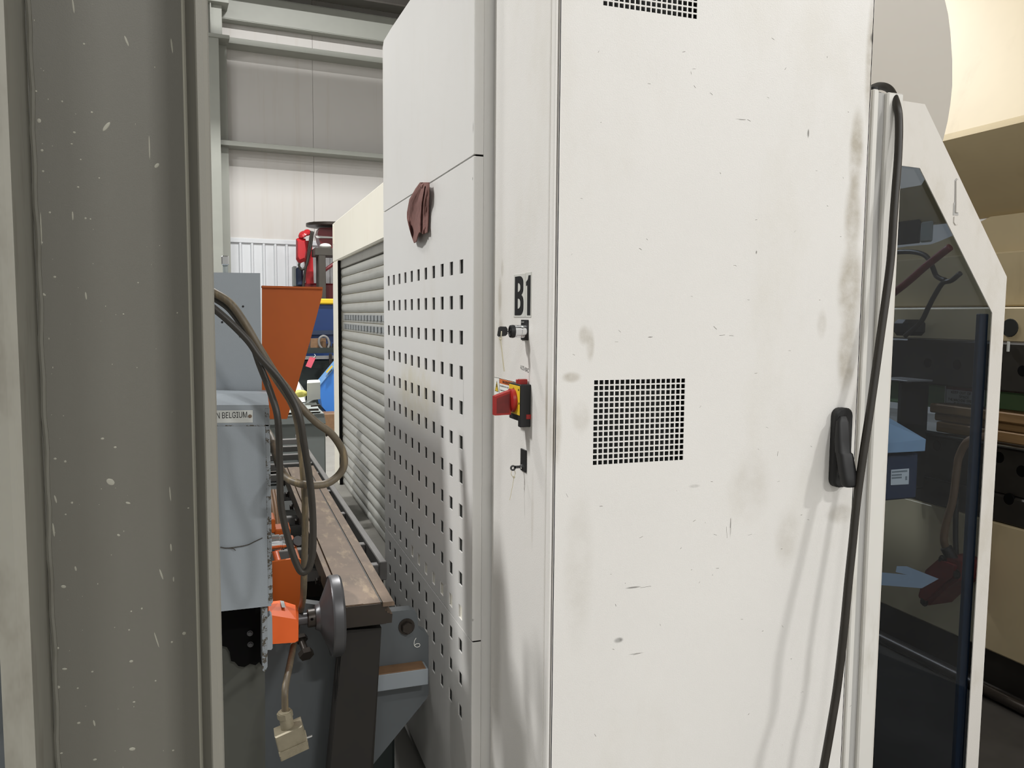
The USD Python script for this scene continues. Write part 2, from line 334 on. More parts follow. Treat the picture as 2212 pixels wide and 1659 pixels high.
# far column against the wall
cu = WP.uv(457, 400)[0]; cu1 = WP.uv(493, 400)[0]
t = thing('far_column', 'slim pale grey I column standing at the far wall, right behind the near column', 'column', WP.pt(cu, 0, -.4))
put('flange', WP.box(cu-.3, cu+.13, 0, WP.uv(470, 102)[1], -.62, -.60, .003), 'girt_grey', t)
put('web', WP.box(cu+.0, cu+.02, 0, 9, -.6, -.24, .003), 'girt_grey', t)
put('flange', WP.box(cu-.3, cu1, 0, WP.uv(470, 102)[1], -.24, -.21, .003), 'girt_grey', t)
for yy in (28, 102):
    v = WP.uv(470, yy)[1]; put('cap_plate', WP.box(cu-.3, cu1+.02, v-.03, v+.03, -.66, -.2, .004), 'girt_grey', t)
put('stub', WP.box(cu-.02, cu+.2, WP.uv(470, 102)[1], 9, -.5, -.45, .003), 'girt_grey', t)

# near column: an I beam whose hollow side faces the camera
CP = Plane((-.044, 1.25, 0), 4.3); CT = Plane(CP.pt(0, 0, -.208), 4.3)
t = thing('steel_column', 'grey painted steel I column with pale paint splatter, filling the left edge', 'column', CP.pt(-.12, 0, 0))
uL, uR = CP.uv(101, 1190)[0], CP.uv(427.5, 1190)[0]
ta, tb, tc = CT.uv(447, 1190)[0], CT.uv(476, 1190)[0], CT.uv(57, 1190)[0]
def column_flange(uw):
    m = trimesh.creation.extrude_polygon(Polygon(uw), 4.3, engine='earcut'); v = m.vertices.copy()
    m.vertices = np.array([CP.pt(a, z, w) for a, w, z in v]); m.fix_normals(); return m
put('web', CP.box(uL-.01, uR+.004, 0, 4.3, 0, .012, 0), 'column_grey', t)
put('flange', column_flange([(uR, .0), (ta, -.206), (ta+.0015, -.208), (tb-.0065, -.208), (tb-.002, -.2055), (tb, -.200), (uR+.021, .20), (uR, .20)]), 'column_grey', t)
put('flange', column_flange([(uL, .0), (uL+.0, -.004), (tc, -.204), (tc-.006, -.207), (tc-.012, -.208), (tc-.030, -.208), (uL-.028, .20), (uL, .20)]), 'column_edge', t)
put('weld_bead', tube([CP.pt(uR-.002, z, -.001) for z in np.linspace(.1, 3.6, 60)], .0028, 6, 0), 'splatter', t)
wz = np.linspace(.1, 3.6, 140)
put('weld_bead', tube([CP.pt(uL+.004+.0008*math.sin(i*1.7)+.0006*math.sin(i*.6), z, -.001) for i, z in enumerate(wz)], .0035, 6, 0), 'column_edge', t)
sp = []
S1 = [(430,225,5,5,0),(648,210,5,24,-20),(880,235,4,34,-5),(375,30,4,32,-5),(545,648,8,26,35),(765,755,3,55,0),(803,848,8,14,40),(210,1170,3,75,0),(212,1242,6,6,0),(372,1105,4,20,0),(440,1515,4,18,-5),(200,618,8,10,0),(215,770,6,6,0),(220,877,5,5,0),(380,678,6,5,0),(367,737,5,4,0),(413,817,4,4,0),(400,958,5,5,0),(438,1118,5,5,0),(463,1122,4,4,0),(255,1088,5,5,0),(280,1418,6,5,0),(225,1508,9,5,40),(707,1448,4,4,0),(184,467,5,5,0),(318,520,4,5,0),(470,575,5,5,0),(508,912,4,4,0),(632,1608,4,4,0),(908,1602,4,4,0)]
S2 = [(522,308,18,13,40),(300,803,10,7,20),(605,408,10,5,20),(560,560,7,5,40),(870,1024,8,8,0),(812,1065,5,5,0),(740,1055,3,38,-14),(762,745,4,26,-15),(808,618,4,18,-3),(804,365,3,34,-3),(620,1156,8,6,0),(305,1192,10,5,10),(271,1278,11,7,10),(270,1094,8,6,0),(633,1348,6,4,0),(372,1447,7,5,0),(445,1448,4,15,-10),(625,1570,13,8,10),(448,1620,8,5,0),(290,1590,6,4,0),(818,1577,5,4,0),(484,104,7,5,0),(544,145,6,5,0),(260,199,6,5,0),(308,212,5,5,0),(262,390,4,18,-12),(253,535,4,30,-4),(340,407,5,5,0),(357,718,4,11,-10),(670,907,4,5,0),(735,1248,4,4,0),(890,432,5,4,0),(820,768,3,12,0),(436,1205,5,4,0),(367,1283,4,4,0),(310,462,4,4,0),(620,920,4,4,0),(610,1008,4,4,0)]
for lst, sc, ox, oy in ((S1, .42194, 0, 0), (S2, .4573, 0, 900)):
    for x, y, a, b, deg in lst:
        u, v = CP.uv(ox+x*sc, oy+y*sc); q = 1.25/F_*sc
        s = trimesh.creation.icosphere(1, 1.0); s.apply_scale((a*q, .0006, b*q)); s.apply_transform(trimesh.transformations.rotation_matrix(math.radians(deg), (0, 1, 0)))
        s.vertices = np.array([CP.pt(u+p[0], v+p[2], p[1]) for p in s.vertices]); sp.append(s)
for k in range(70):
    u, v = uL+.01+abs(rng.normal(0, .5))*(uR-uL)*.9 % (uR-uL-.02), rng.uniform(1.0, 2.2); r = rng.uniform(.0003, .0008)
    if u > uR-.008: continue
    s = trimesh.creation.icosphere(0, 1.0); s.apply_scale((r, .0004, r*rng.choice([1, 1, 1.3, 2]))); s.vertices = np.array([CP.pt(u+p[0], v+p[2], p[1]) for p in s.vertices]); sp.append(s)
put('paint_splatter', sp, 'splatter', t, label='pale dried paint splatter on the grey web', kind='stuff')
#__WHITE__
# ================================================================ white cabinet with the B1 sign
XR, ZT = 1.6185, 2.95
cab = thing('electrical_cabinet', 'tall dirty white electrical cabinet with two square vent grilles, marked B1', 'cabinet', (1.17, 2.0, 0))
def grid(x0, x1, z0, z1, nx, nz, fill):
    dx, dz = (x1-x0)/(nx-1+fill), (z1-z0)/(nz-1+fill)
    return [sbox(x0+i*dx, z0+j*dz, x0+i*dx+dx*fill, z0+j*dz+dz*fill) for i in range(nx) for j in range(nz)]
g1 = P(1283.7, 821.5, Y=YF); g2 = P(1474.5, 992.9, Y=YF); g3 = P(1303.2, 11.2, Y=YF); g4 = P(1505.3, 40.7, Y=YF)
holes = grid(g1[0], g2[0]+.0012, g2[2]-.0005, g1[2], 18, 15, .74) + grid(g3[0], g4[0], g3[2], g3[2]+.203, 18, 15, .74)
door = Polygon([(XB+.012, .12), (XR-.002, .12), (XR-.002, ZT-.03), (XB+.012, ZT-.03)], [list(h.exterior.coords)[:-1] for h in holes])
dr = put('door', [plateY(door, YF, .0022), cbox(XB+.012, XB+.016, YF, YF+.024, .12, ZT-.03, .001), cbox(XR-.006, XR-.002, YF, YF+.024, .12, ZT-.03, .001)], 'cabinet_white', cab, label='white cabinet door with vent grilles')
body = [cbox(XB, XB+.004, YF+.0275, YC-.002, .02, ZT, .0015), cbox(XR-.004, XR, YF+.0275, YC-.002, .02, ZT, .001), cbox(XB+.004, XR-.004, YC-.008, YC-.003, .02, ZT, 0), cbox(XB, XR, YF+.0275, YC-.002, ZT, ZT+.004, .001), cbox(XB+.004, XR-.004, YF+.0275, YC-.008, .02, .06, 0)]
body += [cbox(XB, XB+.022, YF+.0245, YF+.0275, .02, ZT, .0008), cbox(XR-.022, XR, YF+.0245, YF+.0275, .02, ZT, .0008)]
put('body', body, 'cabinet_white', cab)
put('plinth', cbox(XB+.02, XR-.02, YF+.04, YC-.02, 0, .02, 0), 'dark_inside', cab)
put('edge_strip', cbox(XB+.0012, XB+.010, YF+.001, YF+.0243, .12, ZT-.03, .003), 'cabinet_white', cab)
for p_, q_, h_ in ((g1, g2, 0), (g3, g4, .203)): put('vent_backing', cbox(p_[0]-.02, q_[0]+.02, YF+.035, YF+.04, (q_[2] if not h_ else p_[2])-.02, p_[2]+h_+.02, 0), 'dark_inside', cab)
sc_ = []                                                    # fine scratches and specks in the door paint
for x, y, L_, dg in [(1604, 258, .018, 5), (1618, 260, .01, -20), (1746, 285, .012, 80), (1634, 545, .006, 60), (1545, 708, .012, -40), (1560, 724, .016, 4), (1580, 725, .012, -3), (1405, 728, .012, 5), (1633, 806, .008, 8), (1680, 980, .012, 85), (1682, 1040, .008, 10), (1570, 1150, .03, 95), (1578, 1130, .025, 88), (1620, 1155, .012, 10), (1545, 1155, .01, -20), (1395, 1268, .03, 2), (1376, 1413, .02, 6), (1225, 1070, .01, -60), (1385, 1160, .01, 20), (1500, 1125, .008, 30)] + [(rng.uniform(1215, 1840), rng.uniform(60, 1620), rng.uniform(.001, .009), rng.normal(0, 40)) for _ in range(70)]:
    c = P(x, y, Y=YF-.0002); q = math.radians(dg); w_ = np.array([math.cos(q), 0, math.sin(q)])*L_/2
    if abs(y-905) < 120 and 1260 < x < 1500: continue
    sc_.append(tube([c-w_, c+[0, 0, rng.normal(0, .0006)], c+w_], rng.uniform(.0002, .0005), 5, 3))
put('paint_scratches', sc_, 'scratch_grey', dr, label='fine grey scratches in the white door paint', kind='stuff')
# door handle: black swivel handle, half open
hx, hz0, hz1 = P(1800, 1045, Y=YF)[0], P(1810, 1050, Y=YF)[2], P(1810, 880, Y=YF)[2]
hb = put('handle_base', loft([np.array([(hx+.012+p[0], YF-y, (hz0+hz1)/2+p[1]) for p in rounded(.058-2*k, hz1-hz0-2*k, .022-k)]) for y, k in ((0, 0), (.016, .0), (.021, .005))]), 'black_plastic', dr, label='black handle base', smooth=35)
sec = []
for y, xl, xr, yo, th in ((899, 1813, 1827, .020, .010), (912, 1808, 1831, .026, .020), (950, 1806, 1833, .034, .026), (978, 1807, 1835, .040, .028), (981, 1810, 1838, .044, .032), (1005, 1813, 1843, .052, .030), (1030, 1817, 1848, .060, .030), (1047, 1820, 1850, .064, .030), (1052, 1824, 1847, .064, .022)):
    l, r = P(xl, y, Y=YF-yo), P(xr, y, Y=YF-yo)
    sec.append(np.array([((l[0]+r[0])/2+p[0], YF-yo+p[1], l[2]) for p in rounded(r[0]-l[0], th, min(th, .03)*.42)]))
put('handle_grip', loft(sec), 'black_plastic', dr, label='black swing grip tilted away from the door', smooth=35)
put('handle_lock', [cyl((hx+.010, YF-.018, hz0+.062), (hx+.010, YF-.026, hz0+.062), .006), cbox(hx+.002, hx+.008, YF-.026, YF-.018, hz0+.03, hz0+.036, .001)], 'chrome', dr, smooth=35)

# --- B1 side furniture
def BX(x, y): return P(x, y, X=XB)
def toB(px, py):
    """A frame on the cabinet's side face: u towards the camera, v up, w out of the face (-x)."""
    o = BX(px, py); return lambda u, v, w=0: (XB-w, o[1]-u, o[2]+v)
def boxB(a, b, w0, w1, c=.001):
    A, B = BX(*a), BX(*b); return cbox(XB-w0, XB-w1, A[1], B[1], A[2], B[2], c)
for s, (x0, x1), lab in (('B', (1110.5, 1135.2), 'grey label with a black letter B'), ('1', (1135.8, 1148), 'grey label with a black numeral 1')):
    lb = put('number_label', cbox(XB, XB-.0012, BX(x0, 640)[1], BX(x1, 640)[1], BX(1110.5, 685.2)[2], BX(1110.5, 593.5)[2]+(.0015 if s == '1' else 0), .0003), 'label_grey', cab, label=lab)
    if s == 'B':
        o = BX(1113.0, 681); o2 = BX(1131.5, 681); top = BX(1113.0, 598)[2]
        hgt, wid = top-o[2], o[1]-o2[1]
        def ringB(x0, x1, y0, y1, r):       # D shape: flat on the left, rounded on the right
            pts = [(x0, y0), (x0, y1)]; cx = x1-r[0]
            for a in np.linspace(90, 0, 7): pts.append((cx+r[0]*math.cos(math.radians(a)), y1-r[1]+r[1]*math.sin(math.radians(a))))
            for a in np.linspace(0, -90, 7): pts.append((cx+r[0]*math.cos(math.radians(a)), y0+r[1]+r[1]*math.sin(math.radians(a))))
            return Polygon(pts)
        g = unary_union([ringB(0, wid*.97, hgt*.50, hgt, (wid*.42, hgt*.17)), ringB(0, wid, 0, hgt*.54, (wid*.42, hgt*.19))]).difference(ringB(wid*.34, wid*.64, hgt*.60, hgt*.83, (wid*.26, hgt*.1))).difference(ringB(wid*.34, wid*.66, hgt*.17, hgt*.43, (wid*.26, hgt*.11)))
    else:
        o = BX(1137.0, 681); o2 = BX(1146.5, 681); top = BX(1137, 595.5)[2]; hgt, wid = top-o[2], o[1]-o2[1]
        g = Polygon([(wid*.3, 0), (wid, 0), (wid, hgt), (wid*.55, hgt), (wid*.4, hgt*.9), (0, hgt*.84), (0, hgt*.74), (wid*.3, hgt*.76)])
    m = trimesh.creation.extrude_polygon(g, .0006, engine='earcut'); vv = m.vertices
    m.vertices = np.stack([XB-.0012-vv[:, 2], o[1]-vv[:, 0], o[2]+vv[:, 1]], 1); m.fix_normals()
    put('letter' if s == 'B' else 'numeral', m, 'ink', lb)
# key switch
kc = BX(1136.5, 716); ky, kz = kc[1], kc[2]
xe = P(1102, 716, Y=ky)[0]; L = XB-xe
ks = put('key_switch', boxB((1127.5, 690.5), (1141.8, 735.5), 0, .003), 'black_plastic', cab, label='black key switch plate with chrome barrel')
put('barrel', lathe([(0, .003), (.0158, .003), (.0158, L*.34), (.0150, L*.36), (.0158, L*.38), (.0158, L*.76), (.0145, L*.78), (0, L*.78)], (XB, ky, kz), (-1, 0, 0), 36), 'chrome', ks, label='chrome switch barrel', smooth=35)
put('collar', lathe([(0, L*.77), (.0160, L*.77), (.0165, L*.84), (.0155, L*1.0), (.011, L*1.02), (.010, L*.97), (0, L*.97)], (XB, ky, kz), (-1, 0, 0), 36), 'black_plastic', ks, smooth=35)
put('key', [cbox(xe+.004, xe-.012, ky-.0045, ky+.0045, kz-.0012, kz+.0012, .0004), plateY(Polygon([(xe-.008, kz-.006), (xe-.013, kz-.011), (xe-.030, kz-.013), (xe-.033, kz-.010), (xe-.030, kz+.010), (xe-.026, kz+.0125), (xe-.012, kz+.012), (xe-.008, kz+.006)]), ky-.004, .008)], 'black_plastic', ks, label='black headed key in the switch')
xk = xe-.025
put('cable_tie', [tube([(xk, ky-.006, kz+.001), (xk-.001, ky-.007, kz-.010), (xk, ky-.002, kz-.017)], .0015, 8), cbox(xk-.004, xk+.002, ky-.005, ky+.002, kz-.021, kz-.014, .0008), tube([(xk-.001, ky-.001, kz-.018), (xk+.003, ky-.002, kz-.05), (xk+.007, ky-.003, kz-.085), (xk+.009, ky-.004, kz-.100)], .0017, 6)], 'tie_clear', ks, label='pale plastic cable tie hanging from the key')
put('lettering', text('ON OFF', .003, .0003, lambda u, v, w: (XB-.003-w, BX(1129, 697)[1]-u, BX(1129, 697)[2]+v), .020), 'pale_grey', ks)
# handwriting
o = BX(1124.5, 797)
put('handwriting', text('415 KAC', .0105, .0003, lambda u, v, w: (XB-w, o[1]-u, o[2]+v-.10*u), (o-BX(1142, 800))[1]), 'ink', cab, label='black marker handwriting')
# warning label
wz0, wz1, wy0, wy1 = BX(1068, 880)[2], BX(1068, 814)[2], BX(1068, 850)[1], BX(1112, 850)[1]
def lab(px0, px1, za, zb, w0, w1): return cbox(XB-w0, XB-w1, BX(px0, 850)[1], BX(px1, 850)[1], za, zb, 0)
wl = put('warning_label', lab(1068, 1112, wz0, wz1, 0, .0006), 'paper', cab, label='white warning label with two yellow triangles')
def tri(px, py, h, w, out):
    o = BX(px, py); pts = [(o[1]+w/2, o[2]), (o[1]-w/2, o[2]), (o[1], o[2]+h)]
    return plateX(Polygon(pts), XB-.0006-out, out-.0001)
for ty in (845.5, 875):
    put('triangle', tri(1073.5, ty, .030, .032, .0003), 'ink', wl)
    put('triangle_sign', tri(1073.5, ty-.8, .025, .025, .0005), 'yellow', wl)
    o = BX(1073.4, ty-8); put('flash', plateX(Polygon([(o[1]+.002, o[2]+.010), (o[1]-.002, o[2]+.010), (o[1]-.0005, o[2]+.005), (o[1]-.003, o[2]+.005), (o[1]+.0015, o[2]-.006), (o[1]+.0005, o[2]+.002), (o[1]+.003, o[2]+.002)]), XB-.0013, .0003), 'ink', wl)
hz_ = BX(1079.5, 818)[2]; put('heading', lab(1079.5, 1111, hz_-.0125, hz_, .0006, .0009), 'warn_orange', wl)
o = BX(1086, 830); o[2] = hz_-.0100; put('lettering', text('WARNING', .0070, .0003, lambda u, v, w: (XB-.0009-w, o[1]-u, o[2]+v), .075, True), 'ink', wl)
for i, s in enumerate(('HAZARDOUS VOLTAGE.', 'Contact may cause shock.', 'Turn off and lock out.')):
    o = BX(1080.3, 838); o[2] = hz_-.021-i*.0115; put('lettering', text(s, .0040, .0003, lambda u, v, w: (XB-.0006-w, o[1]-u, o[2]+v), .095), 'ink', wl)
put('border_line', [lab(1068, 1112, wz1-.0012, wz1, .0006, .0008), lab(1068, 1112, wz0, wz0+.0012, .0006, .0008), lab(1078.6, 1079, wz0, wz1, .0006, .0008)], 'ink', wl)
# main switch
yn = BX(1147, 870)[1]; xf = P(1123.8, 870, Y=yn)[0]; yfar = P(1100, 870, X=xf)[1]; zt, zb = P(1135, 831, Y=yn)[2], P(1135, 923, Y=yn)[2]
D_ = XB-xf; zy = P(1123, 899, Y=yn)[2]
sw = put('main_switch', [cbox(xf, XB, yn, yn+.016, zb, zt, .0015), cbox(xf, XB, yn+.016, yfar, zy-.014, zt, .0015)], 'black_plastic', cab, label='main isolator switch with black housing')
put('face_plate', cbox(xf-.0015, xf, yn+.002, yfar-.002, zy+.001, zt-.004, .0005), 'yellow', sw, label='yellow switch face plate')
cy_, cz_ = (yn+yfar)/2+.004, (zy+zt)/2-.004
put('knob', [lathe([(0, 0), (.030, 0), (.030, .010), (.024, .013), (0, .013)], (xf-.0015, cy_, cz_), (-1, 0, 0), 32),
    hull([(xf-.012-.042*a, cy_+b, cz_+z) for a in (0, 1) for b in (-.011, .011) for z in ((-.035, .026) if a == 0 else (-.036, .012))])], 'red_plastic', sw, label='red rotary knob', smooth=35)
put('knob_inlay', hull([(xf-.016-.034*a, cy_-.0114, cz_+z) for a in (0, 1) for z in ((-.030, .019) if a == 0 else (-.031, .007))] + [(xf-.03, cy_-.0108, cz_-.01)]), 'red_dirty', sw)
put('padlock_tab', [cbox(xf+.004, XB-.004, yn+.016, yn+.032, zt-.002, zt+.012, .001), cbox(xf+.004, XB-.012, yn+.034, yn+.046, zt-.002, zt+.010, .001)], 'red_plastic', sw)
put('release_button', cbox(xf+.016, xf+.034, yn-.001, yn+.001, zb+.020, zb+.032, .001), 'red_plastic', sw)
for (u, v, s) in ((.013, .010, 'ON'), (.050, .010, '0'), (.008, .044, 'OFF')):
    put('lettering', text(s, .005, .0003, lambda a, b, w: (xf-.0016-w, yn+u-a, zt-v-.006+b), .008), 'ink', sw)
# lower lock with key
lo = put('lock_plate', boxB((1127.2, 968), (1138, 1021), 0, .004), 'black_plastic', cab, label='small black lock plate with a key on a wire')
lc = BX(1130.5, 1008); 
put('lock_cylinder', cyl((XB-.003, lc[1], lc[2]), (XB-.009, lc[1], lc[2]), .006), 'chrome', lo, smooth=35)
xl = P(1108, 1008, Y=lc[1])[0]
put('key', [cbox(XB-.008, xl+.004, lc[1]-.0012, lc[1]+.0012, lc[2]-.0035, lc[2]+.0035, .0005), lathe([(.003, -.0012), (.0075, -.0012), (.0075, .0012), (.003, .0012), (.003, -.0012)], (xl, lc[1], lc[2]-.002), (0, 1, 0), 20)], 'grey_iron', lo, smooth=35)
a = np.linspace(0, 2*np.pi, 17)
put('key_wire', [tube([(xl+.001+.0055*math.sin(q), lc[1], lc[2]-.0155+.0085*math.cos(q)) for q in a], .0009, 6, 0), cyl((xl+.003, lc[1]-.003, lc[2]-.026), (xl+.003, lc[1]+.003, lc[2]-.026), .0028), tube([(xl+.003, lc[1], lc[2]-.027), (xl-.001, lc[1], lc[2]-.050), (xl-.008, lc[1], lc[2]-.085)], .0008, 6)], 'tie_clear', lo, smooth=35)

# ================================================================ perforated machine enclosure
enc = thing('machine_enclosure', 'white sheet metal machine enclosure with rows of square holes and a brown rag', 'machine', (1.4, 2.9, 0))
data(stage.GetPrimAtPath(enc), label='white sheet metal machine enclosure with rows of small square holes, left of the cabinet')
ZS1, ZS2 = P(1024, 335, X=XP)[2], P(1024, 1393, X=XP)[2]
Ycols = [P(x, 575, X=XP)[1] for x in (996.6, 839.2)]; dY = (Ycols[1]-Ycols[0])/10
zr0 = P(1000.7, 575, X=XP)[2]; zr1 = P(996, 1540, X=XP)[2]; dZ = (zr0-zr1)/13
YE = P(829.5, 700, X=XP)[1]
def hole(i, j): y, z = Ycols[0]+i*dY, zr0-j*dZ; return [(y-.0195, z-.0205), (y+.0195, z-.0205), (y+.0195, z+.0205), (y-.0195, z+.0205)]
rest = lambda zb, zt, rows: Polygon([(YC+.004, zb), (YE, zb), (YE, zt), (YC+.004, zt)], [hole(i, j) for j in rows for i in range(11)])
def panel(z0, z1, rows, poly=None):
    return put('side_panel', [plateX(poly or rest(z0, z1, rows), XP, .004), cbox(XP, XP+.028, YC, YC+.004, z0, z1, .0012), cbox(XP+.0025, XP+.05, YE-.004, YE, z0, z1, 0),
        cbox(XP+.004, XP+.0095, YC+.03, YE-.006, z1-.003, z1, 0) if poly is None else cbox(XP+.004, XP+.0095, YC+.03, YE-.006, z0, z0+.003, 0)], 'enclosure_white', enc)
tp = [tuple(onX(XP)(*q)) for q in ((828.5, 100), (829, 88), (845, 61), (886, 0))]; ztop = tp[-1][1]
panel(ZS1+.003, ztop, (), Polygon([(YC+.004, ZS1+.003), (YE, ZS1+.003), (YE, tp[0][1]), *[(min(y, YE), z) for y, z in tp[1:]], (YC+.004, ztop)]))
panel(ZS2+.002, ZS1-.002, range(11))
zlow = P(900, 1614, X=XP)[2]
panel(zlow, ZS2-.002, (11, 12, 13))
put('front_return', [cbox(XP+.029, XB+.02, YC+.006, YC+.010, zlow, ztop, .001)], 'enclosure_white', enc)
put('inner_panel', cbox(XP+.0105, XP+.0145, YC+.032, YE-.006, zlow, ztop-.06, 0), 'hole_grey', enc)
put('inner_ledge', cbox(XP+.0045, XP+.010, Ycols[0]-.03, Ycols[0]+dY*6.6, zr0-dZ*10-.03, zr0-dZ*10+.03, .002), 'cream_white', enc)
put('frame_body_and_blocker', [cbox(XP+.06, 1.75, YC+.02, YE-.01, .05, 1.95, .01), cbox(XP+.06, 2.0, YC+.02, YE-.3, 1.955, ztop-.02, .01), cbox(1.48, 2.0, YC+.03, 4.3, ztop-.01, 3.42, .01)], 'enclosure_white', enc)  # last box is added out of view to shade the beige head
for y in (2.3, 2.86, 3.4): put('foot', cbox(XP+.07, XP+.14, y, y+.12, 0, .05, .004), 'black_matte', enc)
# rounded side cover behind the guard
pts = [(1870, -60), (2030, -60), (2041, 0), (2048, 30), (2053, 70), (2057, 130), (2057, 185), (2053, 225), (2047, 262), (2038, 300), (2020, 350), (1990, 400), (1870, 420)]
put('rounded_cover', pY(pts, 2.10, .07), 'cover_shaded', enc, label='white end cover with a rounded outer edge', smooth=25)

# rag hanging over the seam
rag = []
rg = [(908, 395, 0), (926, 393, 0)]
def rag_pt(s, t_):
    """s across 0..1, t_ down 0..1."""
    left = np.interp(t_, [0, .15, .4, .7, .85, 1], [907, 897, 884, 879, 879, 882]); right = np.interp(t_, [0, .15, .5, .8, .9, 1], [926, 926, 925, 924, 923, 922])
    ybot = np.interp(s, [0, .15, .3, .42, .52, .6, .8, 1], [486, 508, 525, 522, 506, 501, 506, 502]); y = 394 + (ybot-394)*t_
    x = left + (right-left)*s; fold = .008*math.sin(s*9.5+1.0+t_*1.2)*(.25+.75*t_) + .007*max(0, 1-abs(s-.72)/.07)*-1*(t_ > .08)
    wr = .010*(float(meshkit.fbm(np.array([[s*7+t_*1.5, t_*4.5, 3.]]), 3, 5)[0])-.5)*(.3+.7*t_)
    return P(x, y, X=XP-.018-fold-.004*math.sin(t_*7)-wr)
ns, nt = 44, 56
V = np.array([rag_pt(i/(ns-1), j/(nt-1)) for j in range(nt) for i in range(ns)])
Fq = [[j*ns+i, j*ns+i+1, (j+1)*ns+i+1, (j+1)*ns+i] for j in range(nt-1) for i in range(ns-1)]
Fq = [t3 for q in Fq for t3 in ((q[0], q[1], q[2]), (q[0], q[2], q[3]))]
n = len(V); back = V + [.003, 0, 0]; rim = [j*ns for j in range(nt)] + [(nt-1)*ns+i for i in range(1, ns)] + [j*ns+ns-1 for j in range(nt-2, -1, -1)] + [i for i in range(ns-2, 0, -1)]
Ff = Fq + [[c+n, b+n, a+n] for a, b, c in Fq] + [f for a, b in zip(rim, rim[1:]+rim[:1]) for f in ([a, b, b+n], [a, b+n, a+n])]
m = trimesh.Trimesh(np.vstack([V, back]), Ff, process=False); m.fix_normals()
a = P(908, 395, X=XP); b = P(926, 392, X=XP)
put('shop_rag', [m, tube([(XP-.013, a[1]-.0, ZS1-.012), (XP-.0105, (a[1]+b[1])/2, ZS1+.0), (XP-.013, b[1], ZS1-.01)], .010, 10)], 'rag_cloth', None, label='crumpled reddish brown shop rag hung on the white perforated enclosure', category='rag', smooth=60)

# ================================================================ roller shutter machine beyond
XS = 1.05
Y0, Y1 = YE+.03, P(720, 700, X=XS)[1]; yj = P(734, 700, X=XS+.02)[1]
zh = P(735, 560, X=XS)[2]; ztp = P(722, 479, X=XS)[2]
sh = thing('shutter_enclosure', 'cream white machine housing with a grey roller shutter, beyond the perforated enclosure', 'machine', (XS+.5, 6, 0))
put('header', cbox(XS, XS+1.2, Y0, Y1, zh, ztp, .012), 'cream_white', sh)
put('jamb', [cbox(XS, XS+.06, yj, Y1, 0, zh, .006), cbox(XS+.06, XS+1.2, Y1-.05, Y1, 0, zh, .004)], 'cream_white', sh)
put('guide_seal', cbox(XS+.004, XS+.034, yj-.025, yj, 0, zh, .003), 'black_matte', sh)
put('lintel', cbox(XS+.03, XS+.06, Y0, yj, zh-.075, zh, .004), 'slat_dark', sh)
pit = .0865; k = 0; z = zh-.075
while z > .01:
    z0 = max(z-pit, 0.004); win = k in (5, 6); zs = np.linspace(0, 1, 9)
    prof = [(XS+.05-(.004 if win else .016)*math.sin(math.pi*min(1, max(0, q)))**.7, z0+.004+(z-z0-.006)*q) for q in zs]
    ring = lambda y: [(x, y, zz) for x, zz in prof] + [(XS+.06, y, z-.002), (XS+.06, y, z0+.004)]
    s = put('slat', loft([ring(Y0), ring(yj-.01)]), 'slat_grey', sh, label='slat with a row of small vision panes' if win else None, smooth=40)
    if win:
        for i in range(16):
            y = 5.55+i*.155
            if y > yj-.12: break
            put('pane', cbox(XS+.036, XS+.05, y, y+.10, z0+.020, z-.020, .004), 'slat_pane', s)
    z -= pit; k += 1
put('hinge_bracket', [cbox(XS-.008, XS+.002, Y1-.12, Y1-.10, ztp-.22, ztp-.03, .002)], 'cream_white', sh)
# ================================================================ grey-blue press brake on the left
pb = thing('press_brake', 'worn grey-blue press brake end with an orange side guard, behind the near column', 'machine', (.2, 2.4, 0))
put('upper_box', pY([(430, 588), (562, 590), (566, 852), (430, 852)], 2.30, .16), 'blue_paint', pb)
xs = lambda x, y, Y: P(x, y, Y=Y)
A = [xs(430, 875, 2.15), xs(581, 875, 2.15), xs(586, 1309, 2.15), xs(430, 1326, 2.15)]; B = [xs(430, 850, 2.19), xs(578, 850, 2.19)]
put('lower_box', hull(A + B + [p*[1, 0, 1] + [0, 2.29, 0] for p in A[2:] + B]), 'blue_paint', pb)
npl = put('name_plate', pY([(418, 887), (546, 886), (546, 913), (418, 914)], 2.1485, .0015), 'pale_grey', pb, label='pale name plate with black lettering')
o = P(423, 905.5, Y=2.1485); wd = P(534, 905.5, Y=2.1485)[0]-o[0]
put('lettering', text('MADE IN BELGIUM', .0150, .0004, lambda u, v, w: (o[0]+u, 2.1485-w, o[2]+v), wd), 'ink', npl)
c = P(540, 899, Y=2.1485); put('screw', cyl(c, c-[0, .002, 0], .0045), 'brown_steel', npl, smooth=35)
for x, y in ((480, 696), (519, 727), (525, 662)):
    c = P(x, y, Y=2.30); put('screw_hole', cyl(c, c-[0, .0012, 0], .0028, 12), 'ink', pb)
put('seam_strip', pY([(430, 918), (582, 918), (582, 920.5), (430, 920.5)], 2.1492, .002), 'blue_worn', pb)
put('bent_wire', tube([P(x, y, Y=2.146) for x, y in ((476, 1182), (490, 1184), (515, 1181), (535, 1177), (550, 1170), (567, 1162))], .0012, 6), 'dark_steel', pb)
put('bent_wire', tube([P(x, y, Y=2.146) for x, y in ((490, 1184), (503, 1185), (509, 1189))], .001, 6), 'dark_steel', pb)
put('worn_edge', cbox(P(574, 1100, Y=2.15)[0], P(585.5, 1100, Y=2.15)[0]+.0006, 2.1492, 2.28, P(583, 1305, Y=2.15)[2], P(583, 880, Y=2.15)[2], .003), 'blue_worn', pb)
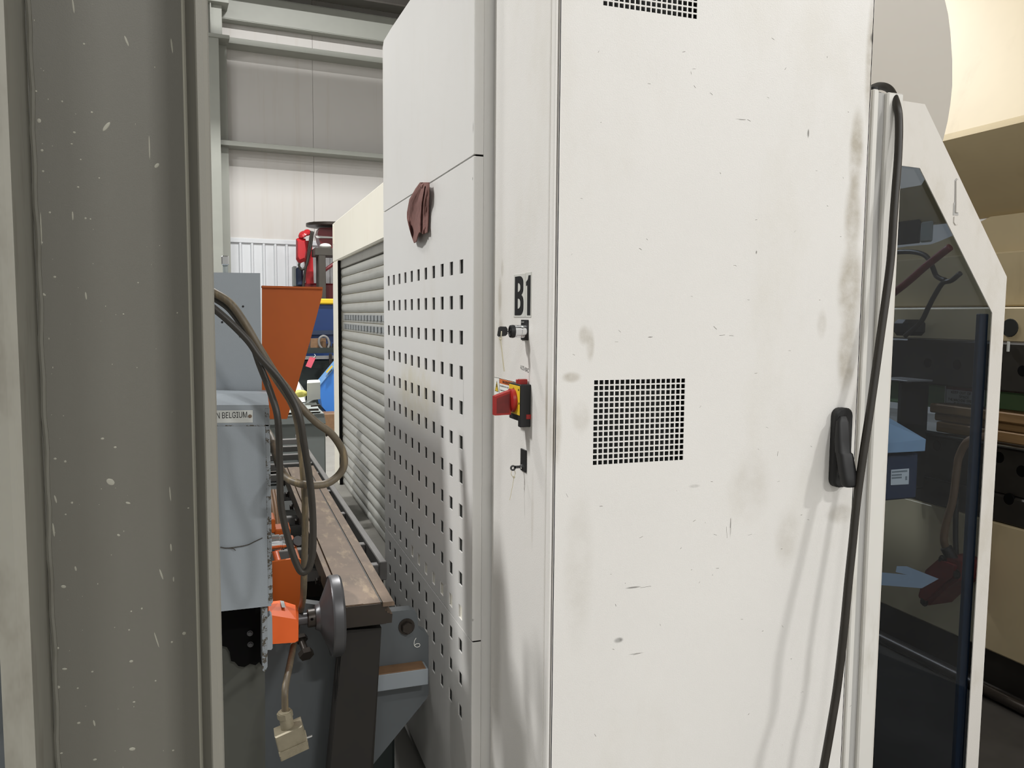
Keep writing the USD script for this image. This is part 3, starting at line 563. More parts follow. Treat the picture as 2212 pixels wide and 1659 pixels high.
put('cavity', pY([(425, 1305), (567, 1305), (567, 1440), (560, 1430), (552, 1437), (540, 1434), (528, 1441), (515, 1439), (507, 1430), (499, 1428), (496, 1408), (490, 1398), (478, 1395), (470, 1386), (425, 1390)], 2.285, .01), 'black_matte', pb, label='flat black sheet for the dark of the opening')  # opening drawn as a black sheet, its shade put into the colour
put('leg_plate', pY([(425, 1385), (572, 1400), (574, 2000), (425, 2000)], 2.30, .02), 'leg_grey', pb)
put('edge_flange', pY([(566, 1312), (578, 1312), (578, 1440), (572, 1452), (567, 1448)], 2.16, .10), 'blue_worn', pb)
put('lug', pY([(578, 1334), (584, 1329), (588, 1334), (589, 1400), (586, 1404), (578, 1404)], 2.16, .038), 'blue_paint', pb)
for x, y in ((540, 1368), (541, 1392)):
    c = P(x, y, Y=2.284); put('bolt', hexbolt(c, (0, -1, 0), .006, .006), 'grey_iron', pb, smooth=20)
put('side_plate', pY([(560, 1290), (826, 1325), (838, 1322), (888, 1317), (898, 1321), (902, 1330), (903, 1354), (908, 1360), (921, 1366), (926, 1374), (926, 1500), (921, 1510), (800, 1659), (640, 1860), (620, 2000), (560, 2000)], 2.50, .04), 'blue_dark', pb)
c = P(878, 1353, Y=2.5); put('bolt', hexbolt(c, (0, -1, 0), .0195, .022), 'oily_steel', pb, smooth=20)
put('ledge_bar', cbox(P(770, 1460, Y=2.44)[0], P(925, 1460, Y=2.44)[0], 2.44, 2.5, P(870, 1487, Y=2.44)[2], P(870, 1452, Y=2.44)[2], .002), 'blue_paint', pb)
put('ledge_top', cbox(P(770, 1460, Y=2.44)[0]+.002, P(923, 1460, Y=2.44)[0]-.004, 2.441, 2.499, P(870, 1452, Y=2.44)[2], P(870, 1452, Y=2.44)[2]+.003, .001), 'rust_brown', pb)
o = P(893, 1400, Y=2.5); put('chalk_mark', tube([P(x, y, Y=2.498) for x, y in ((899, 1378), (895, 1385), (895, 1394), (900, 1398), (906, 1396), (906, 1391), (899, 1391), (896, 1394))], .0012, 6), 'paper', pb, label='chalk numeral 6')
a, b = P(648, 1372, Y=2.44), P(662, 1415, Y=2.38)
ax = (b-a)/np.linalg.norm(b-a)
put('adjusting_bolt', [cyl(a, b, .010), lathe([(0, 0), (.019, 0), (.019, .012), (0, .012)], a+ax*.008, ax, 6), lathe([(0, 0), (.022, 0), (.022, .016), (0, .016)], b-ax*.012, ax, 6)], 'oily_steel', pb, smooth=20)
sg = put('side_guard', pY([(566, 621), (697, 624), (696, 638), (669, 740), (640, 841), (620, 905), (566, 905)], 2.42, .012), 'orange_paint', pb, label='orange tapered sheet metal guard')
put('guard_lip', pY([(566, 617), (697, 620), (697, 624), (566, 621)], 2.412, .05), 'orange_paint', sg)
put('bed', cbox(.02, .54, 2.75, 6.0, 0, .66, .01), 'green_black', pb)  # dark box added so the gaps between the rungs look dark
put('unseen_main_frame', cbox(-1.7, -.12, 2.75, 5.6, 0, 2.3, .02), 'blue_dark', pb)  # unseen behind the column, sized to shade the lower perforated panel
c = P(487, 586, Y=2.4)
cf = thing('conduit_fitting', 'small silver conduit fitting on top of the grey-blue upper box', 'fitting', c)
put('stem', cyl(c-[0, 0, .005], c+[0, 0, .018], .007), 'machine_grey', cf, smooth=35); put('head', cbox(c[0]-.010, c[0]+.010, 2.385, 2.41, c[2]+.016, c[2]+.042, .003), 'bright_steel', cf)

# draped grey cables
put('machine_cable', tube([P(x, y, Y=Y) for x, y, Y in ((430, 615, 2.1), (462, 632, 2.08), (497, 655, 2.07), (528, 697, 2.06), (562, 755, 2.05), (595, 808, 2.05), (622, 842, 2.05), (650, 879, 2.05), (684, 913, 2.05), (716, 937, 2.06), (739, 972, 2.07), (743, 1005, 2.07), (728, 1030, 2.07), (700, 1046, 2.06), (658, 1047, 2.05), (622, 1034, 2.09), (604, 1008, 2.17), (594, 978, 2.28), (587, 948, 2.42), (568, 915, 2.55))], .0096, 12), 'grey_cable', None,
    label='thick grey-brown cable hanging in a wide loop to the right over the brown beam', category='cable', smooth=True)
put('machine_cable', tube([P(x, y, Y=Y) for x, y, Y in ((430, 628, 2.12), (465, 645, 2.1), (500, 672, 2.09), (540, 732, 2.08), (562, 790, 2.06), (585, 850, 2.04), (600, 905, 2.02), (604, 1000, 2.02), (606, 1080, 2.02), (614, 1130, 2.02), (630, 1190, 2.02), (646, 1229, 2.02), (657, 1236, 2.02), (669, 1222, 2.02), (676, 1180, 2.02), (675, 1100, 2.02), (668, 1030, 2.01), (657, 960, 2.0), (648, 905, 2.0), (634, 868, 2.01), (600, 815, 2.01), (560, 770, 2.02), (535, 735, 2.03), (490, 690, 2.04), (430, 640, 2.06))], .0086, 12), 'rubber_cable', None,
    label='dark cable hanging in a long narrow loop beside the grey-blue box', category='cable', smooth=True)
cc = thing('connector_cable', 'grey cable running down to a beige heavy duty plug below the orange motor', 'cable', P(630, 1636, Y=2.08))
put('cable', tube([P(x, y, Y=Y) for x, y, Y in ((560, 762, 2.11), (598, 822, 2.10), (628, 868, 2.10), (642, 910, 2.10), (649, 960, 2.10), (658, 1060, 2.09), (659, 1150, 2.1), (657, 1230, 2.12), (655, 1290, 2.2), (648, 1325, 2.38), (640, 1360, 2.38), (634, 1395, 2.3), (625, 1440, 2.14), (616, 1490, 2.06), (616, 1545, 2.05))], .0086, 12), 'grey_cable', cc, smooth=True)
Yc = 2.05
put('gland', [cyl(P(615, 1535, Y=Yc), P(623, 1582, Y=Yc), .0165, 24), lathe([(0, 0), (.0195, 0), (.0195, .014), (0, .014)], P(614.5, 1538, Y=Yc), P(623, 1582, Y=Yc)-P(615, 1535, Y=Yc), 8)], 'connector_grey', cc, smooth=30)
q = [(592, 1583), (651, 1557), (666, 1608), (606, 1636)]
ctr = np.mean([P(x, y, Y=Yc) for x, y in q], axis=0)
put('plug_hood', hull([(P(x, y, Y=Yc)-ctr)*[k, 1, k]+ctr+[0, dy, 0] for x, y in q for dy, k in ((-.026, .93), (-.021, 1), (.024, 1), (.028, .93))]), 'connector_grey', cc)
put('plug_rim', hull([P(x, y, Y=Yc)+[0, dy, 0] for x, y in ((600.5, 1615), (661.5, 1588), (664, 1596), (603, 1623.5)) for dy in (-.0285, .029)]), 'connector_grey', cc)
c = P(659, 1595, Y=Yc); put('latch_pin', cyl(c, c+[.018, 0, .004], .0028), 'bright_steel', cc)

# handwheel with its orange motor
hw = thing('handwheel_drive', 'grey handwheel on a short shaft with a bright orange motor cover', 'handwheel', P(660, 1400, Y=2.35))
Fq_ = [(580, 1328), (640, 1338), (645, 1348), (644, 1383), (637, 1388), (580, 1392)]; Bq_ = [(580, 1300), (606, 1297), (638, 1307), (645, 1320), (645, 1385), (580, 1390)]
put('motor_cover', hull([P(x, y, Y=2.20) for x, y in Fq_] + [P(x, y, Y=2.30) for x, y in Bq_]), 'orange_bright', hw, label='bright orange motor cover')
put('cover_sticker', hull([P(x, y, Y=Y)-[0, 0, -.001] for x, y, Y in ((605, 1298, 2.296), (613, 1299, 2.296), (617, 1313, 2.245), (609, 1313, 2.245))] + [P(609, 1305, Y=2.27)-[0, 0, .002]]), 'machine_grey', hw)
hy = 2.35; hc = P(708, 1331, Y=hy); X_ = lambda x: P(x, 1333, Y=hy)[0]
put('shaft', lathe([(0, 0), (.017, 0), (.017, X_(664)-X_(640)), (0, X_(664)-X_(640))], (X_(640), hy, hc[2]), (1, 0, 0)), 'grey_iron', hw, smooth=35)
put('collar', lathe([(0, 0), (.024, 0), (.026, .002), (.026, X_(682)-X_(664)-.002), (.024, X_(682)-X_(664)), (0, X_(682)-X_(664))], (X_(664), hy, hc[2]), (1, 0, 0)), 'oily_steel', hw, smooth=35)
put('set_screw', cyl((X_(672), hy-.0255, hc[2]+.006), (X_(672), hy-.028, hc[2]+.006), .004), 'black_matte', hw)
put('wheel', lathe([(0, 0), (.034, 0), (.038, .006), (.040, .012), (.108, .042), (.113, .040), (.116, .046), (.116, .068), (.112, .074), (.098, .074), (.03, .055), (0, .055)], (X_(681), hy, hc[2]), (1, 0, 0), 56), 'grey_iron', hw, smooth=30)
# orange back gauge carriage with its spindle nut
bg = thing('gauge_carriage', 'orange back gauge carriage half hidden behind the grey-blue box, with chrome cylinder', 'machine part', P(620, 1330, Y=2.45))
put('front_plate', pY([(570, 1217), (640, 1206), (650, 1209), (653, 1216), (652, 1250), (648, 1300), (640, 1330), (570, 1340)], 2.45, .012), 'orange_paint', bg)
put('side_cheek', pX([(652, 1210), (640, 1150), (600, 1150), (600, 1330), (648, 1325)], P(652, 1250, Y=2.45)[0]-.01, .008) if False else cbox(P(640, 1250, Y=2.45)[0], P(651, 1250, Y=2.45)[0], 2.462, 2.75, P(640, 1262, Y=2.45)[2], P(640, 1212, Y=2.45)[2], .003), 'orange_paint', bg)
put('rod', tube([P(594, 1190, Y=2.62), P(604, 1225, Y=2.50)], .010, 12, 0), 'orange_bright', bg)
put('block', [cbox(P(575, 1140, Y=2.7)[0], P(595, 1140, Y=2.7)[0], 2.7, 2.8, P(590, 1152, Y=2.7)[2], P(590, 1122, Y=2.7)[2], .004)], 'orange_paint', bg)
put('block', [cbox(P(594, 1150, Y=2.75)[0], P(628, 1150, Y=2.75)[0], 2.75, 2.85, P(610, 1160, Y=2.75)[2], P(610, 1143, Y=2.75)[2], .004)], 'orange_paint', bg)
c0 = P(578, 1174, Y=2.50); x1 = P(619, 1174, Y=2.5)[0]-c0[0]
put('cylinder', lathe([(0, 0), (.0245, 0), (.0245, x1*.62), (.022, x1*.63), (.022, x1*.68), (.0235, x1*.69), (.0235, x1*.76), (.022, x1*.77), (.0235, x1*.78), (.0235, x1*.86), (.021, x1*.87), (.021, x1), (0, x1)], c0, (1, 0, 0), 36), 'chrome', bg, label='chrome cylinder', smooth=35)
c0 = P(641, 1171, Y=2.62); put('end_knob', lathe([(0, 0), (.013, 0), (.016, .003), (.016, .014), (0, .014)], c0, (.25, -.8, .5)), 'grey_iron', bg, smooth=35)
for k, dx in enumerate((0, 7, 13)):
    put('hose', tube([P(x+dx, y, Y=Y) for x, y, Y in ((582, 1060, 3.0), (588, 1095, 2.9), (594, 1150, 2.8))], .007, 8), 'rust_brown', bg, smooth=True)

# brown beam, its post, and the rung frame
bm = thing('gauge_beam', 'long brown steel beam with machined top running back from the dark post', 'beam', P(780, 1659, Y=2.35)*[1, 1, 0])
Ln = 2.22; nx0, nx1 = P(745, 1303, Z=.87)[0]-.001, P(850, 1298, Z=.87)[0]; w = nx1-nx0; hb_ = .87-P(790, 1353, Y=2.28)[2]; sk = (P(612, 1005, Z=.87)[0]-P(713, 1260, Z=.87)[0])/(4.587-2.504)
def skew(m):
    v = m.vertices; v[:, 0] += sk*(v[:, 1]-2.29); return m
def prof(pts, y0, y1):
    m = trimesh.creation.extrude_polygon(Polygon([(nx0+u, .87+v) for u, v in pts]), y1-y0, engine='earcut'); v = m.vertices
    m.vertices = np.stack([v[:, 0], y0+v[:, 2], v[:, 1]], 1); m.invert(); return skew(m)
put('bar', prof([(0, -hb_), (w-.006, -hb_), (w-.004, -.036), (w-.014, -.036), (w-.015, -.030), (w-.022, -.029), (w-.023, -.018), (w-.016, -.017), (w-.016, -.012), (w-.006, -.011), (w-.034, 0), (.05, 0), (.05, .0012), (0, .0012)], 2.29, 2.29+Ln), 'brown_steel', bm)
def shaded_end_plate(pts): 
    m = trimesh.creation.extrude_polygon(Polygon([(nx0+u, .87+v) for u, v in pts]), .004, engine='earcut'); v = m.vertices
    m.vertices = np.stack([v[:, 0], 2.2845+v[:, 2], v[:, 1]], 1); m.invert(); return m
put('shaded_end_plate', shaded_end_plate([(0, -hb_), (w-.006, -hb_), (w-.004, -.038), (w-.010, -.038), (w-.012, -.034), (w-.017, -.034), (w-.019, -.029), (w-.024, -.028), (w-.025, -.019), (w-.021, -.016), (w-.017, -.015), (w-.016, -.010), (w-.008, -.009), (w-.034, -.003), (0, -.003)]), 'oily_steel', bm, label='beam end coloured dark for its shade, with a ragged slot')  # shade on the beam end, put into the colour of this plate
put('rear_strip', prof([(w-.033, -.009), (w, -.009), (w+.001, -.002), (w-.002, .004), (w-.033, .004)], 2.275, 2.29+Ln), 'brown_steel', bm)
put('side_plate', prof([(-.021, -hb_-.004), (-.0015, -hb_-.002), (-.0015, -.004), (-.005, -.0005), (-.021, -.0005)], 2.275, 2.29+Ln), 'brown_steel', bm)
put('joint_strip', prof([(w-.0375, -.004), (w-.0335, -.004), (w-.0335, .0006), (w-.0375, .0006)], 2.288, 2.29+Ln), 'dark_steel', bm)
T = [P(742, 1362, Y=2.33), P(824, 1356, Y=2.33)]; Bt = [P(702, 1790, Y=2.30), P(790, 1790, Y=2.30)]
put('post', hull([p+[0, d, 0] for p in T+Bt for d in (0, .09)] + [np.array([p[0], p[1]+d, 0]) for p in Bt for d in (0, .09)]), 'strut_black', bm, label='dark square steel post')
put('saddle', cbox(T[0][0]-.01, T[1][0]+.012, 2.31, 2.5, .87-hb_-.012, .87-hb_-.002, .002), 'dark_steel', bm)
for k in range(7):
    y = 2.75+k*.28; x = nx0-.022+sk*(y-2.29)
    put('side_bolt', hexbolt((x, y, .80), (-1, 0, 0), .012, .016), 'oily_steel', bm, smooth=20)
rf = thing('rung_frame', 'grey steel ladder-like frame with cross rungs under the brown beam', 'steel frame', (.34, 4.5, .66))
zr = .79; R0, R1 = P(836, 1213, Z=zr), P(655, 957, Z=zr-.02)
rx = lambda y: R0[0]+(R1[0]-R0[0])*(y-R0[1])/(R1[1]-R0[1])
def bar(x0, x1, ya, yb, z0, z1, c=.003):
    m = cbox(x0, x1, ya, yb, z0, z1, c); v = m.vertices; v[:, 0] += (R1[0]-R0[0])*(v[:, 1]-R0[1])/(R1[1]-R0[1]); return m
put('side_rail', bar(R0[0]-.028, R0[0], R0[1], 6.3, zr-.07, zr), 'rail_grey', rf)
put('side_rail', bar(R0[0]-.47, R0[0]-.44, R0[1], 6.3, zr-.07, zr), 'rail_grey', rf)
ry = [P(x, y, Z=zr)[1] for x, y in ((820, 1210), (785, 1167), (742, 1102), (712, 1054), (695, 1015))]
y = ry[-1]
while y < 5.9: y += .34; ry.append(y)
for y in ry: put('rung', bar(R0[0]-.44, R0[0]-.028, y-.02, y+.02, zr-.05, zr-.012), 'rail_grey', rf)
put('bearer', bar(R0[0]-.47, R0[0], 3.0, 3.08, .66, .72, 0), 'oily_steel', rf); put('bearer', bar(R0[0]-.47, R0[0], 5.2, 5.28, .66, .72, 0), 'oily_steel', rf)
# ================================================================ things further down the aisle
def fY(px, Y, t): return pY(px, Y, t)
def floorbox(x0, x1, ytop, Y, d, c=.01):
    a, b = P(x0, ytop, Y=Y), P(x1, ytop, Y=Y); return cbox(a[0], b[0], Y, Y+d, 0, a[2], c)
gm = thing('grey_gearbox', 'squat grey-green machine with pale cover boxes, at the far end of the rung frame', 'machine', P(640, 1000, Y=6.5)*[1, 1, 0])
put('base', floorbox(560, 703, 914, 6.5, .7), 'machine_grey', gm)
put('base_cover', fY([(575, 902), (700, 893), (704, 914), (575, 918)], 6.46, .6), 'machine_grey', gm)
put('top_cover', hull([P(x, y, Y=Y) for x, y, Y in ((590, 893, 6.5), (692, 889, 6.5), (590, 866, 6.9), (680, 864, 6.9), (590, 895, 6.9), (692, 893, 6.9))]), 'machine_grey', gm)
put('terminal_box', hull([P(x, y, Y=Y) for x, y, Y in ((663, 828, 6.8), (692, 826, 6.8), (692, 862, 6.8), (663, 866, 6.8), (664, 821, 7.0), (690, 820, 7.0), (690, 860, 7.0))]), 'pale_grey', gm)
put('slope_cover', hull([P(x, y, Y=Y) for x, y, Y in ((625, 872, 6.8), (660, 868, 6.8), (625, 828, 7.0), (645, 824, 7.0), (660, 846, 7.0))]), 'pale_grey', gm)
put('cover_plate', fY([(667, 884), (688, 883), (689, 887), (667, 888)], 6.44, .03), 'dark_steel', gm); put('cover_plate', fY([(672, 876), (692, 874), (693, 877), (672, 879)], 6.46, .03), 'dark_steel', gm)
put('seam', fY([(575, 899), (690, 889.5), (690, 891), (575, 901)], 6.452, .01), 'dark_steel', gm)
put('bolt', hexbolt(P(704, 936, Y=6.55), (1, 0, 0), .02, .03), 'dark_steel', gm)
s = trimesh.creation.icosphere(2); s.apply_scale((.055, .05, .03)); s.vertices += .02*(meshkit.noise(s.vertices*30)-.5)[:, None]; s.apply_translation(P(650, 850, Y=6.72))
put('yellow_rag', s, 'yellow_cloth', None, label='crumpled pale yellow cloth lying on the grey-green machine', category='rag', smooth=40)
bl = thing('blue_machine', 'bright blue machine with a sloping light blue top and yellow sticker', 'machine', P(712, 900, Y=12.0)*[1, 1, 0])
put('body', fY([(688, 836), (735, 780), (735, 888), (706, 890), (696, 878)], 12.0, .5), 'sky_blue', bl)
put('sloped_top', hull([P(x, y, Y=Y) for x, y, Y in ((687, 837, 11.98), (735, 779, 11.98), (682, 826, 12.5), (727, 772, 12.5), (690, 840, 12.05), (737, 784, 12.05))]), 'light_blue', bl)
put('sticker', hull([P(x, y, Y=Y) for x, y, Y in ((706, 806, 11.94), (719, 792, 11.94), (717, 789, 12.1), (704, 803, 12.1))]), 'yellow', bl)
put('plinth', floorbox(700, 735, 889, 12.05, .5), 'navy', bl)
put('crate', floorbox(700, 728, 894, 11.5, .3), 'rust_brown', None, label='low brown wooden crate on the floor below the bright blue machine', category='crate')
wt = thing('work_table', 'dark green work table carrying brown fixtures, behind the orange guard', 'table', P(690, 850, Y=12.9)*[1, 1, 0])
put('table_top', fY([(640, 752), (730, 751), (730, 762), (640, 764)], 12.8, .6), 'green_black', wt)
put('rail', fY([(640, 770), (730, 768), (730, 775), (640, 777)], 12.74, .05), 'rail_grey', wt)
put('body', floorbox(640, 730, 778, 12.95, .4), 'green_black', wt)
put('fixture', fY([(672, 732), (704, 731), (705, 752), (671, 753)], 12.9, .2), 'rust_brown', wt)
put('hose', tube([P(x, y, Y=12.85) for x, y in ((699, 757), (690, 745), (690, 732), (698, 726), (707, 730), (711, 742), (709, 752))], .02, 8), 'rail_grey', wt, smooth=True)
for x in (707, 713, 719): put('fitting', cyl(P(x, 752, Y=12.87), P(x, 742 if x != 713 else 738, Y=12.87), .012, 10), 'oily_steel', wt)
put('clamp', fY([(711, 764), (717, 764), (717, 784), (714, 790), (711, 784)], 12.7, .03), 'oily_steel', wt)
tg = thing('price_tag', 'pink paper tag tied to the edge of the dark green table', 'tag', P(670, 795, Y=12.73))
put('tag', fY([(669, 771), (682, 773), (672, 795), (660, 791)], 12.73, .004), 'pink', tg); put('wire', tube([P(x, y, Y=12.73) for x, y in ((678, 773), (681, 768), (679, 765))], .005, 6), 'paper', tg)
db = thing('blue_container', 'dark navy blue container with a yellow bar along its top', 'container', P(695, 760, Y=13.7)*[1, 1, 0])
put('body', floorbox(640, 735, 657, 13.7, .4), 'deep_blue', db); put('top_bar', cbox(P(650, 650, Y=13.65)[0], P(735, 650, Y=13.65)[0], 13.65, 13.75, P(700, 657, Y=13.65)[2], P(700, 645, Y=13.65)[2], .02), 'yellow', db)
put('ledge', fY([(640, 715), (735, 713), (735, 722), (640, 724)], 13.64, .05), 'navy', db)
Y = 15.0
rp = thing('welding_positioner', 'glossy red welding positioner with a dark steel faceplate, beyond the orange guard', 'machine', P(690, 620, Y=Y)*[1, 1, 0])
put('faceplate', lathe([(0, 0), (.5, 0), (.5, .05), (0, .04)], P(722, 491, Y=Y+.2), (0, 0, 1), 40), 'oily_steel', rp, smooth=35)
for x in (680, 693): put('clamp_bolt', hexbolt(P(x, 485, Y=Y), (0, 0, 1), .03, .05), 'oily_steel', rp)
put('head', fY([(690, 492), (730, 491), (730, 540), (700, 545), (690, 520), (686, 505)], Y, .5), 'red_deep', rp)
put('seam_plate', fY([(681, 509), (730, 512), (730, 515), (684, 514)], Y-.03, .04), 'pale_grey', rp)
H_0 = [P(x, y, Y=Y-.1) for x, y in ((640, 516), (648, 512), (660, 516), (664, 540), (660, 564), (646, 570), (640, 560))]
put('gear_housing', hull([(p-H_0[0])*[1, 1, 1]+H_0[0] for p in H_0] + [p+[.02, .35, .02] for p in H_0] + [p*.0+np.mean(H_0, axis=0)+(p-np.mean(H_0, axis=0))*.7+[0, -.05, 0] for p in H_0]), 'red_paint', rp, smooth=35)
put('cover_cap', lathe([(0, 0), (.07, 0), (.09, .03), (.06, .06), (0, .07)], P(656, 509, Y=Y-.1), (-.5, -.5, .7), 28), 'red_paint', rp, smooth=35)
put('cover_cap', lathe([(0, 0), (.06, 0), (.07, .03), (.05, .06), (0, .07)], P(664, 505, Y=Y-.1), (-.2, -.6, .7), 28), 'red_paint', rp, smooth=35)
put('arm', fY([(660, 520), (674, 520), (676, 560), (679, 640), (664, 640), (658, 560)], Y+.02, .2), 'red_paint', rp)
put('base', cbox(P(655, 700, Y=Y)[0], P(735, 700, Y=Y)[0], Y, Y+.6, 0, P(700, 612, Y=Y)[2], .03), 'red_deep', rp)
for pts in (((673, 499), (668, 530), (664, 560), (660, 580), (657, 600), (655, 625)), ((676, 500), (670, 540), (661, 575), (651, 582), (646, 574), (647, 568))):
    put('cable', tube([P(x, y, Y=Y-.28) for x, y in pts], .022, 8), 'rubber_cable', rp, smooth=True)
st = thing('steel_stand', 'dark grey welded steel stand in front of the red positioner', 'stand', P(700, 640, Y=14.2)*[1, 1, 0])
put('top_frame', cbox(P(680, 540, Y=14.2)[0], P(735, 540, Y=14.2)[0], 14.2, 14.75, P(700, 552, Y=14.2)[2], P(700, 535, Y=14.2)[2], .008), 'dark_steel', st)
put('leg', cbox(P(689, 600, Y=14.2)[0], P(704, 600, Y=14.2)[0], 14.2, 14.32, 0, P(700, 552, Y=14.2)[2], .006), 'dark_steel', st)
put('leg', cbox(P(684, 600, Y=14.65)[0], P(691, 600, Y=14.65)[0], 14.65, 14.74, 0, P(690, 552, Y=14.65)[2], .006), 'dark_steel', st)
put('brace', tube([P(700, 585, Y=14.3), P(735, 560, Y=14.3)], .03, 8, 0), 'red_deep', st)
s = trimesh.creation.icosphere(2); s.apply_scale((.1, .1, .05)); s.apply_translation(P(703, 533, Y=14.4)+[0, 0, .01]); put('white_cap', s, 'paper', st, smooth=True)
jb = thing('junction_box', 'grey wall box beside a dark motor, left of the red positioner', 'electrical box', P(643, 617, Y=15.25)*[1, 1, 0])
put('box', cbox(P(633, 595, Y=15.25)[0], P(641, 595, Y=15.25)[0], 15.25, 15.5, P(640, 618, Y=15.25)[2], P(640, 575, Y=15.25)[2], .01), 'machine_grey', jb)
put('motor', cbox(P(640, 595, Y=15.15)[0], P(655, 595, Y=15.15)[0], 15.15, 15.55, P(640, 618, Y=15.15)[2], P(640, 577, Y=15.15)[2], .03), 'navy', jb)
put('stand', cbox(P(636, 595, Y=15.255)[0], P(652, 595, Y=15.255)[0], 15.3, 15.45, 0, P(640, 617, Y=15.25)[2], .01), 'dark_steel', jb)
# ================================================================ guard post, guard door with smoked pane
GP = Plane((1.72, 1.85, 0), 5.7)
zp = P(1903, 207, Y=1.84)[2]
gp = thing('guard_post', 'white aluminium profile post with a black cable gland on top, right of the cabinet', 'post', (1.67, 1.84, 0))
xa, xb, xc = P(1873, 400, Y=1.80)[0], P(1885, 400, Y=1.80)[0], P(1898, 400, Y=1.82)[0]
xd = GP.pt(GP.uv(1914, 400)[0], 0)[0]-.004
put('front_face', cbox(xa, xb, 1.79, 1.90, 0, zp, .003), 'post_white', gp)
put('groove', cbox(xb+.0005, xc, 1.812, 1.90, 0, zp, .002), 'post_grey', gp)
put('outer_face', cbox(xc+.0005, xd, 1.80, 1.90, 0, zp, .004), 'post_white', gp)
put('cable_gland', [lathe([(0, 0), (.022, 0), (.022, .006), (.014, .008), (.014, .022), (0, .022)], (xc-.005, 1.85, zp), (0, 0, 1), 20)], 'black_plastic', gp, smooth=35)
gd = thing('guard_door', 'white side guard door with a cut corner and smoked see-through pane', 'guard door', GP.pt(.35, 0))
ul, ul2, ur2, ur = GP.uv(1914.5, 400)[0], GP.uv(1938, 540)[0], GP.uv(2143.5, 676)[0], GP.uv(2175, 598)[0]
t1, t2, t3 = GP.uv(1921, 213), GP.uv(1998, 225), GP.uv(2175, 598)
i1, i2, i3 = GP.uv(1948, 358), GP.uv(1987, 363), GP.uv(2143.5, 676)
outer = [(ul, .06), (ur, .06), (ur, t3[1]), tuple(t2), (ul, t1[1])]
inner = [(ul2, .20), (ur2, .20), (ur2, i3[1]), tuple(i2), (ul2, i1[1])]
put('frame', GP.plate(Polygon(outer, [inner]), 0, .003), 'grime_white', gd)
rim = lambda a, b: hull([GP.pt(*p, w) for p in (a, b, ) for w in (.003, .03)] + [GP.pt(p[0]+dx, p[1]+dz, w) for p, (dx, dz) in ((a, (-.0016, -.0016)), (b, (-.0016, -.0016))) for w in (.003, .03)])
for a, b in zip(outer[1:4], outer[2:5]): put('frame_edge', rim(a, b), 'grime_white', gd)
put('pane', GP.plate(Polygon([(ul2-.01, .19), (ur2+.01, .19), (ur2+.01, i3[1]+.004), (i2[0]+.006, i2[1]+.012), (ul2-.01, i1[1]+.012)]), .010, .005), 'smoked_glass', gd, label='smoked grey see-through pane')
uc = GP.uv(2128, 676)[0]
put('pane_channel', GP.box(uc, ur2+.008, .20, i3[1]+.004-(ur2-uc)*.2, .016, .030, .002), 'glass_edge', gd)
s = GP.uv(2067, 436)
def lat(px, w): return GP.plate(Polygon([GP.uv(*q) for q in px]).buffer(.0015), -w, w)
put('latch_slot', lat([(2063, 390), (2066, 386), (2070, 390), (2068, 437), (2069, 464), (2059, 464), (2060, 440), (2062, 437)], .0012), 'post_grey', gd, label='recessed latch slot')
put('latch', lat([(2064.3, 392), (2066.5, 389), (2068.6, 392), (2067, 438), (2064, 441)], .004), 'grime_white', gd)
put('latch', lat([(2063.5, 443), (2066, 441), (2067.5, 458), (2063, 458)], .005), 'grime_white', gd)
put('latch_button', lat([(2060.5, 469), (2069, 467), (2070.5, 474), (2068, 483), (2063, 485), (2060, 480)], .003), 'grime_white', gd)
put('arrow_sign', GP.plate(Polygon([GP.uv(*q) for q in ((2037.5, 1253.5), (1969, 1226.5), (1947, 1226), (1944.5, 1239), (1970, 1245), (1895, 1238), (1894, 1266), (2001, 1274))]), .0155, .0008), 'paper', gd, label='white tape arrow pointing right, on the pane')
put('hinge_strip', GP.box(ul-.003, ul+.003, .06, t1[1]-.03, -.004, .02, .001), 'post_grey', gd)
# black power cable
put('power_cable', tube([P(x, y, Y=Y) for x, y, Y in ((1868, 205, 2.0), (1886, 190, 1.93), (1905, 186, 1.87), (1924, 196, 1.83), (1938, 230, 1.79), (1942, 270, 1.78), (1940, 338, 1.77), (1935, 405, 1.76), (1930, 473, 1.75), (1924, 560, 1.74), (1914, 640, 1.73), (1902, 725, 1.72), (1890, 812, 1.71), (1878, 895, 1.70), (1865, 980, 1.69), (1851, 1080, 1.68), (1842, 1170, 1.67), (1833, 1255, 1.66), (1823, 1360, 1.65), (1809, 1481, 1.65), (1795, 1569, 1.64), (1779, 1659, 1.64), (1760, 1760, 1.63))]
    + [(1.42, 1.62, .03), (1.40, 1.5, .012), (1.5, 1.2, .012)], .0105, 14), 'rubber_cable', None, label='thick black power cable hanging down past the door handle', category='cable', smooth=True)

# ================================================================ beige press brake beyond the guard
XG = 3.30
bp = thing('beige_press', 'big beige machine with dark steel beams and a green strip, beyond the guard', 'machine', (3.7, 3.2, 0))
def zX(x, y, X=XG): return P(x, y, X=X)[2]
ya, yb = 1.7, 4.9
def bandX(y0, y1, X, d=.3, a=ya, b=yb, c=.008, xr=2200): return cbox(X, X+d, a, b, zX(xr, y1, X), zX(xr, y0, X), c)
zed = zX(2200, 266); pr = [(XG+.04, zed+.04), (XG, zed), (XG+.30, zX(2212, 458, XG+.28)), (XG+.34, zX(2212, 458, XG+.28)), (XG+.40, zed), (XG+.95, zed+1.5), (XG+.62, zed+1.5)]
m = trimesh.creation.extrude_polygon(Polygon([(x, z) for x, z in pr]), yb-ya, engine='earcut'); v = m.vertices; m.vertices = np.stack([v[:, 0], ya+v[:, 2], v[:, 1]], 1); m.invert()
put('hood', m, 'beige', bp)
pts = [(1905, 540), (1960, 532), (2010, 528), (2030, 521), (2058, 509), (2100, 488), (2140, 468)]
